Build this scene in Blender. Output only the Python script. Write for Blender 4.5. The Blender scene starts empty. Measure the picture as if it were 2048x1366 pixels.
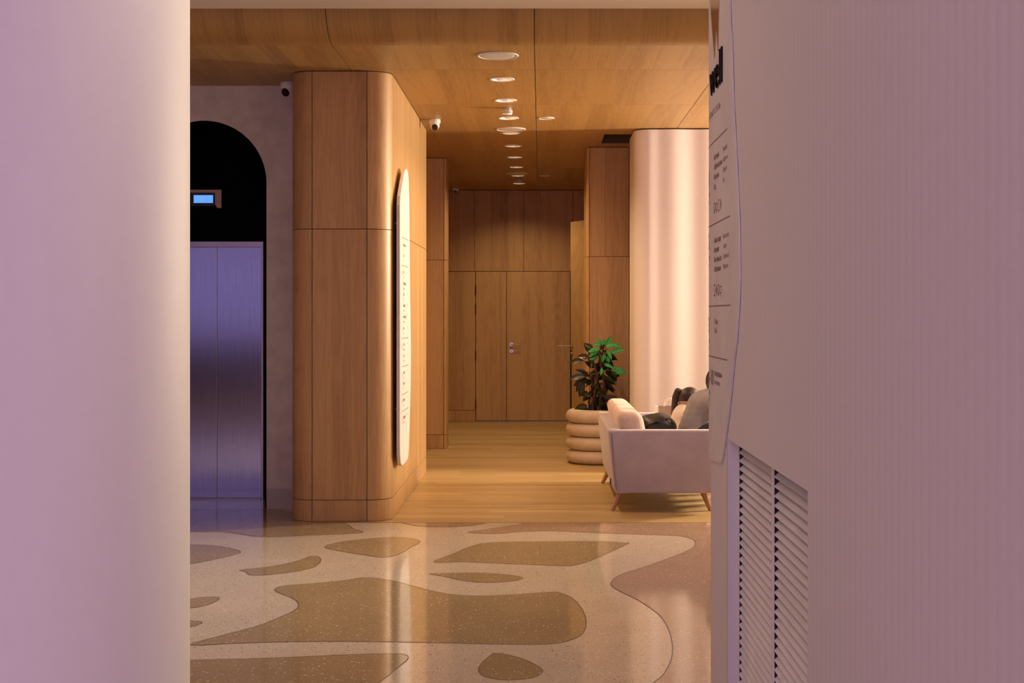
import bpy, bmesh, math, random
from mathutils import Vector, Matrix
random.seed(7)
S = bpy.context.scene
COL = S.collection
PI = math.pi
F, VX, VY, H = 2700.0, 1081.0, 632.0, 1.5     # focal length in px, vanishing point, eye height

# ------------------------------------------------------------------ camera, world, lights, exposure
cam = bpy.data.cameras.new('camera'); camo = bpy.data.objects.new('camera', cam); COL.objects.link(camo)
cam.sensor_width = 36; cam.lens = F/2048*36
cam.shift_x = -(VX-1024)/2048; cam.shift_y = -(683-VY)/2048
cam.clip_start = .05; cam.clip_end = 100
camo.location = (0, 0, H); camo.rotation_euler = (PI/2, 0, 0)
S.camera = camo
S.view_settings.view_transform = 'Standard'; S.view_settings.look = 'None'
S.view_settings.gamma = 1; S.view_settings.use_curve_mapping = False
S.view_settings.exposure = 0.0
w = bpy.data.worlds.new('world'); S.world = w; w.use_nodes = True
w.node_tree.nodes['Background'].inputs[0].default_value = (.30, .20, .30, 1)
w.node_tree.nodes['Background'].inputs[1].default_value = .05

def light(name, kind, loc, energy, color, size=None, size_y=None, target=None, **kw):
    l = bpy.data.lights.new(name, kind); o = bpy.data.objects.new(name, l); COL.objects.link(o)
    o.location = loc; l.energy = energy; l.color = color
    if kind == 'AREA':
        l.shape = 'RECTANGLE' if size_y else 'SQUARE'
        l.size = size
        if size_y: l.size_y = size_y
    elif size is not None: l.shadow_soft_size = size
    if target is not None:
        d = Vector(target)-Vector(loc); o.rotation_euler = d.to_track_quat('-Z', 'Y').to_euler()
    for k, v in kw.items(): setattr(l, k, v)
    return o

# violet windows behind the viewer; the corner glow and pink side light are added
light('violet_window_light', 'AREA', (.1, -5.7, 2.0), 150, (.80, .53, .96), 4.6, 2.0, target=(-.6, 8, 1.6))
light('violet_corner_glow', 'AREA', (-6.4, -5.8, 2.15), 15, (.42, .36, 1.0), 3.6, 2.3, target=(-6.4, 8, 2.15))  # unseen panel, added so the lift doors reflect violet
light('pink_left_fill', 'AREA', (-8.2, 3.5, 2.0), 34, (1.0, .50, .60), 5.0, 2.2, target=(0, 6.0, 1.4))  # added pink fill for the surfaces that face the viewer
# warm lamp hidden in the right wing, with an added fill and pink washer
light('warm_wing_light', 'AREA', (4.7, 12.33, 2.35), 390, (1.0, .82, .58), .5, .9, target=(-1.0, 10.9, 2.1))
light('warm_wing_fill', 'AREA', (3.2, 10.2, 3.2), 34, (1.0, .80, .62), 1.2, 1.2, target=(0, 7.0, 0))
light('pink_wall_fill', 'AREA', (2.4, 9.6, 3.2), 34, (1.0, .68, .78), .8, .8, target=(1.5, 12.9, 1.3))  # unseen, added to turn the pale wall pinker
# unseen overhead lights, added to fill the lobby and brighten floor and column
light('lobby_overhead_fill', 'AREA', (-.9, 4.6, 3.44), 10, (1.0, .70, .60), 1.0, 1.0, target=(-.9, 4.6, 0))
light('floor_fill_spot', 'SPOT', (-2.1, 7.3, 3.40), 190, (1.0, .86, .70), .12, target=(-2.1, 7.3, 0), spot_size=math.radians(82), spot_blend=1.0)
light('column_fill_spot', 'SPOT', (.44, 3.2, 3.25), 78, (1.0, .80, .64), .25, target=(-1.15, 2.7, 1.5), spot_size=math.radians(85), spot_blend=1.0)
light('lobby_rear_fill', 'AREA', (-1.0, -1.2, 3.44), 50, (.98, .68, .86), 2.0, 2.0, target=(-1.0, -1.2, 0))

# ------------------------------------------------------------------ materials
def nt(name):
    m = bpy.data.materials.new(name); m.use_nodes = True
    t = m.node_tree; b = t.nodes['Principled BSDF']
    return m, t, b
def N(t, ty, **kw):
    n = t.nodes.new(ty)
    for k, v in kw.items(): setattr(n, k, v)
    return n
def L(t, a, b): t.links.new(a, b)
def math_n(t, op, a, b=None):
    n = N(t, 'ShaderNodeMath', operation=op)
    for i, v in enumerate((a, b)):
        if v is None: continue
        if isinstance(v, (int, float)): n.inputs[i].default_value = v
        else: L(t, v, n.inputs[i])
    return n.outputs[0]
def comb(t, x, y, z=0.0):
    n = N(t, 'ShaderNodeCombineXYZ')
    for i, v in enumerate((x, y, z)):
        if isinstance(v, (int, float)): n.inputs[i].default_value = v
        else: L(t, v, n.inputs[i])
    return n.outputs[0]
def noise(t, vec, scale=1.0, detail=2.0, rough=.5):
    n = N(t, 'ShaderNodeTexNoise'); n.inputs['Scale'].default_value = scale
    n.inputs['Detail'].default_value = detail; n.inputs['Roughness'].default_value = rough
    L(t, vec, n.inputs['Vector']); return n.outputs['Fac']
def ramp(t, fac, stops):
    n = N(t, 'ShaderNodeValToRGB'); L(t, fac, n.inputs[0]); e = n.color_ramp.elements
    while len(e) > 1: e.remove(e[-1])
    e[0].position = stops[0][0]; e[0].color = (*stops[0][1], 1)
    for p, c in stops[1:]:
        k = e.new(p); k.color = (*c, 1)
    return n.outputs[0]
def mixc(t, fac, a, b, blend='MIX'):
    n = N(t, 'ShaderNodeMix', data_type='RGBA', blend_type=blend)
    for i, v in ((0, fac), (6, a), (7, b)):
        if isinstance(v, (int, float)): n.inputs[i].default_value = v
        elif isinstance(v, tuple): n.inputs[i].default_value = (*v, 1)
        else: L(t, v, n.inputs[i])
    return n.outputs[2]
def bump(t, b, h, strength=.1, dist=.002):
    n = N(t, 'ShaderNodeBump'); n.inputs['Strength'].default_value = strength
    n.inputs['Distance'].default_value = dist
    L(t, h, n.inputs['Height']); L(t, n.outputs[0], b.inputs['Normal'])
def pos(t):
    g = N(t, 'ShaderNodeNewGeometry'); s = N(t, 'ShaderNodeSeparateXYZ'); L(t, g.outputs['Position'], s.inputs[0])
    return g.outputs['Position'], s.outputs

def plain(name, col, rough=.5, metal=0.0, nscale=0, nstr=.1, var=.06, spec=None):
    m, t, b = nt(name)
    b.inputs['Roughness'].default_value = rough; b.inputs['Metallic'].default_value = metal
    if spec is not None: b.inputs['Specular IOR Level'].default_value = spec
    p, xyz = pos(t)
    f = noise(t, p, nscale or 6, 3)
    c = ramp(t, f, [(.3, tuple(v*(1-var) for v in col)), (.7, tuple(min(1, v*(1+var)) for v in col))])
    L(t, c, b.inputs['Base Color'])
    if nscale: bump(t, b, f, nstr)
    return m

def wood(name, mode, light_c, dark_c, rough=.42):
    m, t, b = nt(name)
    p, (x, y, z) = pos(t)
    oi = N(t, 'ShaderNodeObjectInfo'); r = oi.outputs['Random']
    if mode == 'wall': u, v = math_n(t, 'ADD', x, y), z
    elif mode == 'ceil': u, v = x, math_n(t, 'SUBTRACT', y, z)
    else: u, v = y, x
    off = math_n(t, 'MULTIPLY', r, 7.0)
    uo = math_n(t, 'ADD', u, off)
    fine = noise(t, comb(t, math_n(t, 'MULTIPLY', uo, 150.0), math_n(t, 'MULTIPLY', v, 5.0), off), 1, 3, .6)
    band = noise(t, comb(t, math_n(t, 'MULTIPLY', uo, 9.0), math_n(t, 'MULTIPLY', v, .25), off), 1, 2, .5)
    cath = noise(t, comb(t, math_n(t, 'MULTIPLY', uo, 5.0), math_n(t, 'MULTIPLY', v, .16 if mode == 'ceil' else .42), off), 1, 1, .4)
    rings = math_n(t, 'SINE', math_n(t, 'MULTIPLY', cath, 95.0))
    rings = math_n(t, 'MULTIPLY_ADD', rings, .5); 
    n = rings.node; n.inputs[1].default_value = .5; n.inputs[2].default_value = .5
    leaf = N(t, 'ShaderNodeTexWhiteNoise', noise_dimensions='1D')
    L(t, math_n(t, 'FLOOR', math_n(t, 'DIVIDE', uo, .13)), leaf.inputs['W'])
    f = math_n(t, 'ADD', math_n(t, 'MULTIPLY', fine, .50), math_n(t, 'MULTIPLY', band, .40))
    f = math_n(t, 'ADD', f, math_n(t, 'MULTIPLY', rings, .075))
    f = math_n(t, 'ADD', f, math_n(t, 'MULTIPLY', leaf.outputs['Value'], .16))
    c = ramp(t, f, [(.34, dark_c), (.64, light_c)])
    tone = math_n(t, 'MULTIPLY_ADD', r, .12); tone.node.inputs[1].default_value = .12; tone.node.inputs[2].default_value = .94
    c = mixc(t, 1.0, c, comb(t, tone, tone, tone), 'MULTIPLY')
    L(t, c, b.inputs['Base Color'])
    b.inputs['Roughness'].default_value = rough
    bump(t, b, fine, .12, .0008)
    return m

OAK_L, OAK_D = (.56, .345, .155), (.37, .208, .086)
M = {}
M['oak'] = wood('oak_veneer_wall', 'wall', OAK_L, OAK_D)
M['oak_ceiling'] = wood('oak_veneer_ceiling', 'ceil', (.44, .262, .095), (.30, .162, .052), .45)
M['brown_wall'] = plain('dark_brown_wall', (.16, .11, .10), .6)
M['dark_gap'] = plain('dark_joint', (.02, .012, .008), .8)
M['plaster'] = plain('grey_mineral_plaster', (.64, .59, .58), .75, nscale=9, nstr=.15, var=.10)
M['white_plaster'] = plain('smooth_white_plaster', (.80, .77, .76), .55, nscale=30, nstr=.04, var=.01)
M['ribbed_white'] = plain('white_ribbed_cladding', (.74, .70, .72), .55, nscale=40, nstr=.03, var=.01)
M['pale_wall'] = plain('pale_satin_wall', (.74, .69, .70), .5, nscale=30, nstr=.02, var=.01)
M['baseboard'] = plain('painted_baseboard', (.50, .45, .44), .5)
M['black_glass'] = plain('black_panel', (.002, .002, .0022), .6, spec=.04)
M['white_plastic'] = plain('white_plastic', (.80, .78, .78), .4)
M['black_plastic'] = plain('black_plastic', (.012, .012, .014), .2)
M['dark_metal'] = plain('dark_bronze_metal', (.10, .07, .05), .35, 1.0)
M['steel'] = plain('satin_steel', (.55, .50, .47), .25, 1.0)
M['chrome'] = plain('polished_reflector', (.9, .85, .8), .32, 1.0)
M['ink'] = plain('dark_print', (.03, .022, .02), .6)
M['grey_ink'] = plain('grey_print', (.20, .14, .13), .6)
M['logo_metal'] = plain('bronze_mirror', (.50, .33, .20), .12, 1.0)
M['sign'] = plain('sign_white', (.74, .71, .70), .55)
M['concrete_pot'] = plain('beige_concrete', (.54, .44, .33), .6, nscale=14, nstr=.25, var=.08)
M['soil'] = plain('dark_soil', (.05, .03, .02), .95, nscale=60, nstr=.8, var=.4)
M['walnut_leg'] = plain('turned_beech', (.42, .22, .11), .4, nscale=20, nstr=.05, var=.15)
M['skin'] = plain('skin', (.58, .33, .23), .5)
M['hair'] = plain('dark_hair', (.025, .012, .008), .45, nscale=80, nstr=.5, var=.3)
M['hair_brown'] = plain('brown_hair', (.022, .009, .006), .42, nscale=90, nstr=.6, var=.4)
M['shirt_grey'] = plain('grey_cotton', (.28, .26, .28), .85, nscale=18, nstr=.5, var=.06)
M['top_white'] = plain('white_cotton', (.70, .62, .54), .85, nscale=18, nstr=.5, var=.05)
M['denim'] = plain('dark_denim', (.03, .035, .06), .85, nscale=60, nstr=.3, var=.15)
M['shoe'] = plain('shoe_rubber', (.25, .24, .23), .6)
M['bag_black'] = plain('black_nylon', (.010, .010, .012), .38, nscale=14, nstr=.6, var=.3)
M['paper'] = plain('kraft_grey_card', (.33, .27, .22), .7)
M['paper_white'] = plain('plain_white', (.85, .80, .74), .6)
M['rope'] = plain('white_cord', (.85, .80, .74), .7)
M['stem'] = plain('woody_stem', (.09, .045, .025), .7, nscale=40, nstr=.6, var=.3)
M['petiole'] = plain('leaf_stalk', (.05, .035, .015), .5)

def fabric(name, col):
    m, t, b = nt(name); p, _ = pos(t)
    f = noise(t, p, 160, 2, .7); g = noise(t, p, 7, 2)
    s = math_n(t, 'ADD', math_n(t, 'MULTIPLY', f, .7), math_n(t, 'MULTIPLY', g, .3))
    L(t, ramp(t, s, [(.35, tuple(v*.80 for v in col)), (.65, tuple(min(1, v*1.12) for v in col))]), b.inputs['Base Color'])
    b.inputs['Roughness'].default_value = .9; b.inputs['Sheen Weight'].default_value = .2
    bump(t, b, f, .5, .002); return m
M['sofa'] = fabric('sofa_fabric', (.46, .40, .47))
M['cushion'] = fabric('cushion_fabric', (.66, .50, .43))

def leaf_mat(name, a, bcol, tip):
    m, t, b = nt(name); oi = N(t, 'ShaderNodeObjectInfo')
    tc = N(t, 'ShaderNodeTexCoord'); s = N(t, 'ShaderNodeSeparateXYZ'); L(t, tc.outputs['Object'], s.inputs[0])
    ay = math_n(t, 'ABSOLUTE', s.outputs[1])
    vein = math_n(t, 'SINE', math_n(t, 'MULTIPLY', math_n(t, 'SUBTRACT', s.outputs[0], math_n(t, 'MULTIPLY', ay, .8)), 260.0))
    c = mixc(t, oi.outputs['Random'], a, bcol)
    c = mixc(t, math_n(t, 'MULTIPLY', math_n(t, 'GREATER_THAN', vein, .75), .55), c, tip)
    mid = math_n(t, 'LESS_THAN', ay, .0022)
    c = mixc(t, math_n(t, 'MULTIPLY', mid, .8), c, tip)
    L(t, c, b.inputs['Base Color']); b.inputs['Roughness'].default_value = .28
    return m
M['leaf_dark'] = leaf_mat('dark_glossy_leaf', (.007, .022, .008), (.028, .014, .008), (.035, .04, .015))
M['leaf_bright'] = leaf_mat('lit_young_leaf', (.02, .26, .05), (.03, .40, .09), (.14, .62, .20))  # young leaves, with the light on them put into the green

def steel_door():
    m, t, b = nt('brushed_steel_door'); p, (x, y, z) = pos(t)
    f = noise(t, comb(t, math_n(t, 'MULTIPLY', x, 260.0), math_n(t, 'MULTIPLY', z, 3.0)), 1, 3, .6)
    L(t, ramp(t, f, [(.3, (.46, .43, .43)), (.7, (.60, .56, .55))]), b.inputs['Base Color'])
    b.inputs['Metallic'].default_value = 1; b.inputs['Roughness'].default_value = .13
    bump(t, b, f, .06, .0006); return m
M['steel_door'] = steel_door()

def terrazzo(name, base, chips):
    m, t, b = nt(name); p, (x, y, z) = pos(t)
    g = noise(t, p, 2.5, 2)
    c = ramp(t, g, [(.3, tuple(v*.95 for v in base)), (.7, tuple(v*1.04 for v in base))])
    for sc, th, col, w_ in chips:
        vn = N(t, 'ShaderNodeTexVoronoi', feature='F1'); vn.inputs['Scale'].default_value = sc; L(t, p, vn.inputs['Vector'])
        sep = N(t, 'ShaderNodeSeparateColor'); L(t, vn.outputs['Color'], sep.inputs[0])
        small = math_n(t, 'LESS_THAN', vn.outputs['Distance'], math_n(t, 'MULTIPLY', sep.outputs[1], w_))
        pick = math_n(t, 'GREATER_THAN', sep.outputs[0], th)
        c = mixc(t, math_n(t, 'MULTIPLY', math_n(t, 'MULTIPLY', small, pick), .8), c, col)
    L(t, c, b.inputs['Base Color'])
    b.inputs['Roughness'].default_value = .085
    b.inputs['Specular IOR Level'].default_value = .5
    return m
M['terrazzo'] = terrazzo('pale_terrazzo', (.61, .52, .43),
    [(100, .45, (.36, .25, .17), .42), (55, .74, (.24, .16, .11), .36), (75, .6, (.84, .78, .70), .42)])
M['terrazzo_dark'] = terrazzo('olive_terrazzo', (.36, .265, .155),
    [(100, .5, (.24, .165, .09), .42), (55, .72, (.80, .68, .52), .36), (75, .62, (.60, .48, .32), .42)])
M['terrazzo_rose'] = terrazzo('rose_terrazzo', (.40, .275, .20),
    [(100, .5, (.28, .18, .12), .42), (55, .72, (.76, .62, .50), .36), (75, .62, (.58, .44, .34), .42)])
M['divider'] = plain('dark_divider', (.10, .065, .04), .35)

def strip_floor():
    m, t, b = nt('strip_wood_floor'); p, (x, y, z) = pos(t)
    row = math_n(t, 'FLOOR', math_n(t, 'DIVIDE', y, .145))
    wn = N(t, 'ShaderNodeTexWhiteNoise', noise_dimensions='1D'); L(t, row, wn.inputs['W'])
    xs = math_n(t, 'ADD', x, math_n(t, 'MULTIPLY', wn.outputs['Value'], 3.0))
    ln = math_n(t, 'FLOOR', math_n(t, 'DIVIDE', xs, 1.8))
    w2 = N(t, 'ShaderNodeTexWhiteNoise', noise_dimensions='2D'); L(t, comb(t, row, ln), w2.inputs['Vector'])
    sub = math_n(t, 'FLOOR', math_n(t, 'DIVIDE', y, .018))
    w3 = N(t, 'ShaderNodeTexWhiteNoise', noise_dimensions='2D'); L(t, comb(t, sub, math_n(t, 'FLOOR', math_n(t, 'DIVIDE', xs, .9))), w3.inputs['Vector'])
    fine = noise(t, comb(t, math_n(t, 'MULTIPLY', x, 2.2), math_n(t, 'MULTIPLY', y, 45.0)), 1, 4, .7)
    f = math_n(t, 'ADD', math_n(t, 'MULTIPLY', w2.outputs['Value'], .26), math_n(t, 'MULTIPLY', w3.outputs['Value'], .34))
    f = math_n(t, 'ADD', f, math_n(t, 'MULTIPLY', fine, .5))
    c = ramp(t, f, [(.25, (.31, .19, .072)), (.80, (.52, .365, .165))])
    fr = math_n(t, 'FRACT', math_n(t, 'DIVIDE', y, .145))
    gap = math_n(t, 'LESS_THAN', fr, .03)
    c = mixc(t, math_n(t, 'MULTIPLY', gap, .55), c, (.10, .05, .02))
    L(t, c, b.inputs['Base Color']); b.inputs['Roughness'].default_value = .38
    bump(t, b, fine, .1, .0006); return m
M['strip_floor'] = strip_floor()

def emit(name, col, s):
    m, t, b = nt(name)
    b.inputs['Base Color'].default_value = (*col, 1); b.inputs['Roughness'].default_value = .3
    b.inputs['Emission Color'].default_value = (*col, 1); b.inputs['Emission Strength'].default_value = s
    return m
M['lcd'] = emit('blue_lcd', (.12, .38, 1.0), 1.0)
M['lcd_mark'] = emit('lcd_mark', (.20, .28, .85), .9)
M['lamp'] = emit('lamp_disc', (1.0, .82, .60), 14.0)
def soft_oak(): return M['oak']

# ------------------------------------------------------------------ helpers
class MB:
    def __init__(s): s.v = []; s.f = []
    def add(s, vs, fs):
        n = len(s.v); s.v += [tuple(v) for v in vs]; s.f += [tuple(n+i for i in f) for f in fs]; return s
    def box(s, x0, x1, y0, y1, z0, z1):
        return s.add([(x0,y0,z0),(x1,y0,z0),(x1,y1,z0),(x0,y1,z0),(x0,y0,z1),(x1,y0,z1),(x1,y1,z1),(x0,y1,z1)],
                     [(0,3,2,1),(4,5,6,7),(0,1,5,4),(1,2,6,5),(2,3,7,6),(3,0,4,7)])
    def prism(s, pts, fn0, fn1):
        """closed polygon pts mapped through fn0 (front) and fn1 (back)"""
        n = len(pts); a = [fn0(p) for p in pts]; b = [fn1(p) for p in pts]
        fs = [tuple(range(n)), tuple(range(2*n-1, n-1, -1))] + [(i, i+n, (i+1) % n+n, (i+1) % n) for i in range(n)]
        return s.add(a+b, fs)
    def lathe(s, prof, c=(0,0), seg=48, axis=None):
        vs = []; fs = []; k = len(prof)
        for j in range(seg):
            a = 2*PI*j/seg
            for r, z in prof: vs.append((c[0]+r*math.cos(a), c[1]+r*math.sin(a), z))
        for j in range(seg):
            for i in range(k-1):
                fs.append((j*k+i, ((j+1) % seg)*k+i, ((j+1) % seg)*k+i+1, j*k+i+1))
        return s.add(vs, fs)
    def tube(s, pts, rad, seg=8, caps=True):
        pts = [Vector(p) for p in pts]; n = len(pts)
        rs = rad if isinstance(rad, (list, tuple)) else [rad]*n
        vs = []; fs = []; up = None
        for i, p in enumerate(pts):
            d = (pts[min(i+1, n-1)]-pts[max(i-1, 0)]).normalized()
            if up is None: up = d.orthogonal().normalized()
            up = (up-d*up.dot(d)).normalized(); b = d.cross(up)
            for j in range(seg):
                a = 2*PI*j/seg; vs.append(p+(up*math.cos(a)+b*math.sin(a))*rs[i])
        for i in range(n-1):
            for j in range(seg):
                fs.append((i*seg+j, i*seg+(j+1) % seg, (i+1)*seg+(j+1) % seg, (i+1)*seg+j))
        if caps: fs += [tuple(range(seg-1, -1, -1)), tuple((n-1)*seg+j for j in range(seg))]
        return s.add(vs, fs)
    def sheet(s, path, z0, z1, t):
        """strip along path [(x,y,nx,ny)], outer face on the path, thickness t inwards"""
        vs = []; n = len(path)
        for x, y, nx, ny in path:
            vs += [(x,y,z0),(x,y,z1),(x-nx*t,y-ny*t,z1),(x-nx*t,y-ny*t,z0)]
        fs = []
        for i in range(n-1):
            a, b = i*4, (i+1)*4
            for k in range(4): fs.append((a+k, b+k, b+(k+1) % 4, a+(k+1) % 4))
        fs += [(3,2,1,0), tuple(4*(n-1)+k for k in range(4))]
        return s.add(vs, fs)
    def ell(s, c, r, seg=20, rings=12, fn=None):
        vs = []; fs = []
        for i in range(rings+1):
            a = PI*i/rings
            for j in range(seg):
                b = 2*PI*j/seg
                p = Vector((math.sin(a)*math.cos(b), math.sin(a)*math.sin(b), math.cos(a)))
                if fn: p = fn(p)
                vs.append((c[0]+p.x*r[0], c[1]+p.y*r[1], c[2]+p.z*r[2]))
        for i in range(rings):
            for j in range(seg):
                fs.append((i*seg+j, (i+1)*seg+j, (i+1)*seg+(j+1) % seg, i*seg+(j+1) % seg))
        return s.add(vs, fs)
    def build(s, name, mat, parent=None, smooth=False, bevel=0, seg=2, origin=None, doubles=True):
        bm = bmesh.new(); vv = [bm.verts.new(v) for v in s.v]
        for f in s.f:
            if len(set(f)) > 2:
                try: bm.faces.new([vv[i] for i in f])
                except ValueError: pass
        if doubles: bmesh.ops.remove_doubles(bm, verts=bm.verts, dist=1e-6)
        bmesh.ops.recalc_face_normals(bm, faces=bm.faces)
        big = [f for f in bm.faces if len(f.verts) > 4]
        if big: bmesh.ops.triangulate(bm, faces=big)
        return link_bm(bm, name, mat, parent, smooth, bevel, seg, origin)
def link_bm(bm, name, mat, parent=None, smooth=False, bevel=0, seg=2, origin=None):
    me = bpy.data.meshes.new(name)
    if origin is not None: bmesh.ops.translate(bm, verts=bm.verts, vec=-Vector(origin))
    bm.to_mesh(me); bm.free()
    me.materials.append(M[mat] if isinstance(mat, str) else mat)
    o = bpy.data.objects.new(name, me); COL.objects.link(o)
    if origin is not None: o.location = origin
    if smooth: me.polygons.foreach_set('use_smooth', [True]*len(me.polygons))
    if bevel:
        md = o.modifiers.new('bevel', 'BEVEL'); md.width = bevel; md.segments = seg; md.limit_method = 'ANGLE'; md.angle_limit = .6
    if parent is not None: attach(o, parent)
    return o
def attach(o, p):
    o.parent = p; o.matrix_parent_inverse = Matrix.LocRotScale(p.location, p.rotation_euler, p.scale).inverted()
def empty(name, loc=(0,0,0)):
    o = bpy.data.objects.new(name, None); o.location = loc; o.empty_display_size = .1; COL.objects.link(o); return o
def tag(o, label=None, cat=None, group=None, kind=None):
    if label: o['label'] = label
    if cat: o['category'] = cat
    if group: o['group'] = group
    if kind: o['kind'] = kind
    return o
def struct(o, label=None): return tag(o, label, kind='structure')
def X(px, D): return (px-VX)*D/F
def Z(py, D): return H-(py-VY)*D/F
def copy_tree(o, parent=None):
    c = o.copy(); COL.objects.link(c)
    if parent is not None: c.parent = parent
    for ch in list(o.children): copy_tree(ch, c)
    return c
def rounded(name, size, loc, mat, parent=None, bev=.03, seg=4, fn=None, rot=None, sub=0):
    bm = bmesh.new(); bmesh.ops.create_cube(bm, size=1)
    bmesh.ops.scale(bm, vec=size, verts=bm.verts)
    if sub: bmesh.ops.subdivide_edges(bm, edges=bm.edges, cuts=sub, use_grid_fill=True)
    if fn:
        for v in bm.verts: v.co = fn(v.co.copy())
    if bev: bmesh.ops.bevel(bm, geom=[e for e in bm.edges if e.is_manifold and e.calc_face_angle(0) > .5], offset=bev, segments=seg, profile=.5, affect='EDGES')
    if rot: bmesh.ops.rotate(bm, verts=bm.verts, matrix=rot)
    o = link_bm(bm, name, mat, None, True)
    o.location = loc
    if parent is not None: attach(o, parent)
    return o

CZ = 3.29       # timber ceiling
LZ = 3.467      # plaster lobby ceiling

# ------------------------------------------------------------------ setting: floors
FY = 9.80
b = MB(); b.box(-8.5, 7, -6, FY, -.08, 0); b.box(-8.5, -1.70, FY, 11.3, -.08, 0)
floor = struct(b.build('floor', 'terrazzo'), 'polished pale terrazzo floor with large brown organic inlays')
b = MB(); b.box(-1.70, 7, FY, 19.4, -.08, 0)
struct(b.build('floor.001', 'strip_floor'), 'honey coloured strip wood floor of the corridor')
b = MB(); b.box(-1.70, 7, FY-.006, FY+.004, -.02, .0012); b.build('floor_divider', 'divider', floor)

def catmull(pts, k=6):
    out = []; n = len(pts)
    for i in range(n):
        p0, p1, p2, p3 = pts[i-1], pts[i], pts[(i+1) % n], pts[(i+2) % n]
        for j in range(k):
            t = j/k
            out.append(tuple(.5*((2*p1[a])+(-p0[a]+p2[a])*t+(2*p0[a]-5*p1[a]+4*p2[a]-p3[a])*t*t+(-p0[a]+3*p1[a]-3*p2[a]+p3[a])*t**3) for a in (0, 1)))
    return out
BL = [
 ('terrazzo_dark', [(-300,195),(20,200),(150,201),(300,220),(500,213),(620,208),(690,203),(650,188),(615,168),(500,150),(300,110),(-300,110)]),
 ('terrazzo_dark', [(20,250),(100,253),(180,265),(215,280),(180,292),(100,310),(20,325),(-150,340),(-300,300),(-150,250)]),
 ('terrazzo_dark', [(215,348),(330,335),(430,315),(490,294),(520,300),(522,318),(490,340),(400,358),(300,368),(250,367),(235,355)]),
 ('terrazzo_dark', [(540,260),(600,240),(700,228),(800,221),(880,228),(908,240),(870,262),(820,290),(760,299),(690,290),(600,275)]),
 ('terrazzo_rose', [(840,163),(900,178),(1000,182),(1100,177),(1165,164),(1000,159)]),
 ('terrazzo_rose', [(1092,203),(1150,192),(1300,170),(1360,162),(2200,162),(2500,200),(2600,500),(2500,900),(1700,900),(1760,825),(1810,784),(1850,750),(1880,690),(1882,630),(1865,570),(1830,520),(1760,470),(1700,440),(1655,415),(1648,395),(1680,368),(1750,345),(1850,310),(1950,270),(1972,242),(1950,225),(1900,216),(1800,212),(1600,205),(1430,198),(1300,200),(1200,208)]),
 ('terrazzo_dark', [(962,317),(1050,280),(1120,252),(1200,241),(1400,238),(1600,237),(1700,243),(1712,247),(1640,280),(1560,315),(1490,332),(1400,330),(1200,322),(1080,317)]),
 ('terrazzo_dark', [(945,363),(1050,360),(1150,360),(1250,367),(1305,378),(1270,390),(1170,397),(1080,390),(1000,373)]),
 ('terrazzo_dark', [(347,425),(380,410),(500,400),(620,388),(700,377),(800,390),(880,410),(980,435),(1100,448),(1250,445),(1380,436),(1440,435),(1500,460),(1540,510),(1550,560),(1530,600),(1470,625),(1390,635),(1250,636),(1000,630),(700,625),(400,626),(200,632),(22,638),(150,600),(280,565),(380,525),(430,500),(438,480),(420,460),(370,440)]),
 ('terrazzo_dark', [(20,460),(80,453),(132,455),(110,475),(60,490),(20,495),(-60,490),(-60,465)]),
 ('terrazzo_dark', [(20,545),(60,548),(62,556),(20,568),(-50,570),(-50,545)]),
 ('terrazzo_dark', [(20,697),(300,690),(600,677),(800,672),(862,683),(830,720),(750,784),(650,860),(100,870),(-200,860),(-200,705)]),
 ('terrazzo_dark', [(1205,670),(1300,690),(1370,725),(1380,745),(1340,765),(1240,773),(1160,760),(1135,735),(1150,705),(1180,680)]),
]
for i, (mat, zp) in enumerate(BL):
    wp = []
    for u, v in catmull(zp):
        px, py = 370+u/1.932, 960+v/1.932
        D = min(H*F/(py-VY), FY-.008 if px > 600 else 10.48)
        wp.append((X(px, D), D))
    b = MB(); b.prism(wp, lambda p: (p[0], p[1], .0012), lambda p: (p[0], p[1], -.01))
    inl = b.build('terrazzo_inlay', mat, floor)
    n = len(wp); vs = []; fs = []
    for k in range(n):
        a, c = Vector(wp[k-1]), Vector(wp[(k+1) % n]); d = (c-a)
        d = d.normalized() if d.length > 1e-6 else Vector((1, 0)); nn = Vector((-d.y, d.x))*.0019
        p = Vector(wp[k])
        vs += [(p.x+nn.x, p.y+nn.y, .0018), (p.x-nn.x, p.y-nn.y, .0018)]
    fs = [(2*k, 2*k+1, 2*((k+1) % n)+1, 2*((k+1) % n)) for k in range(n)]
    MB().add(vs, fs).build('divider_strip', 'divider', inl, doubles=False)

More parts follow.
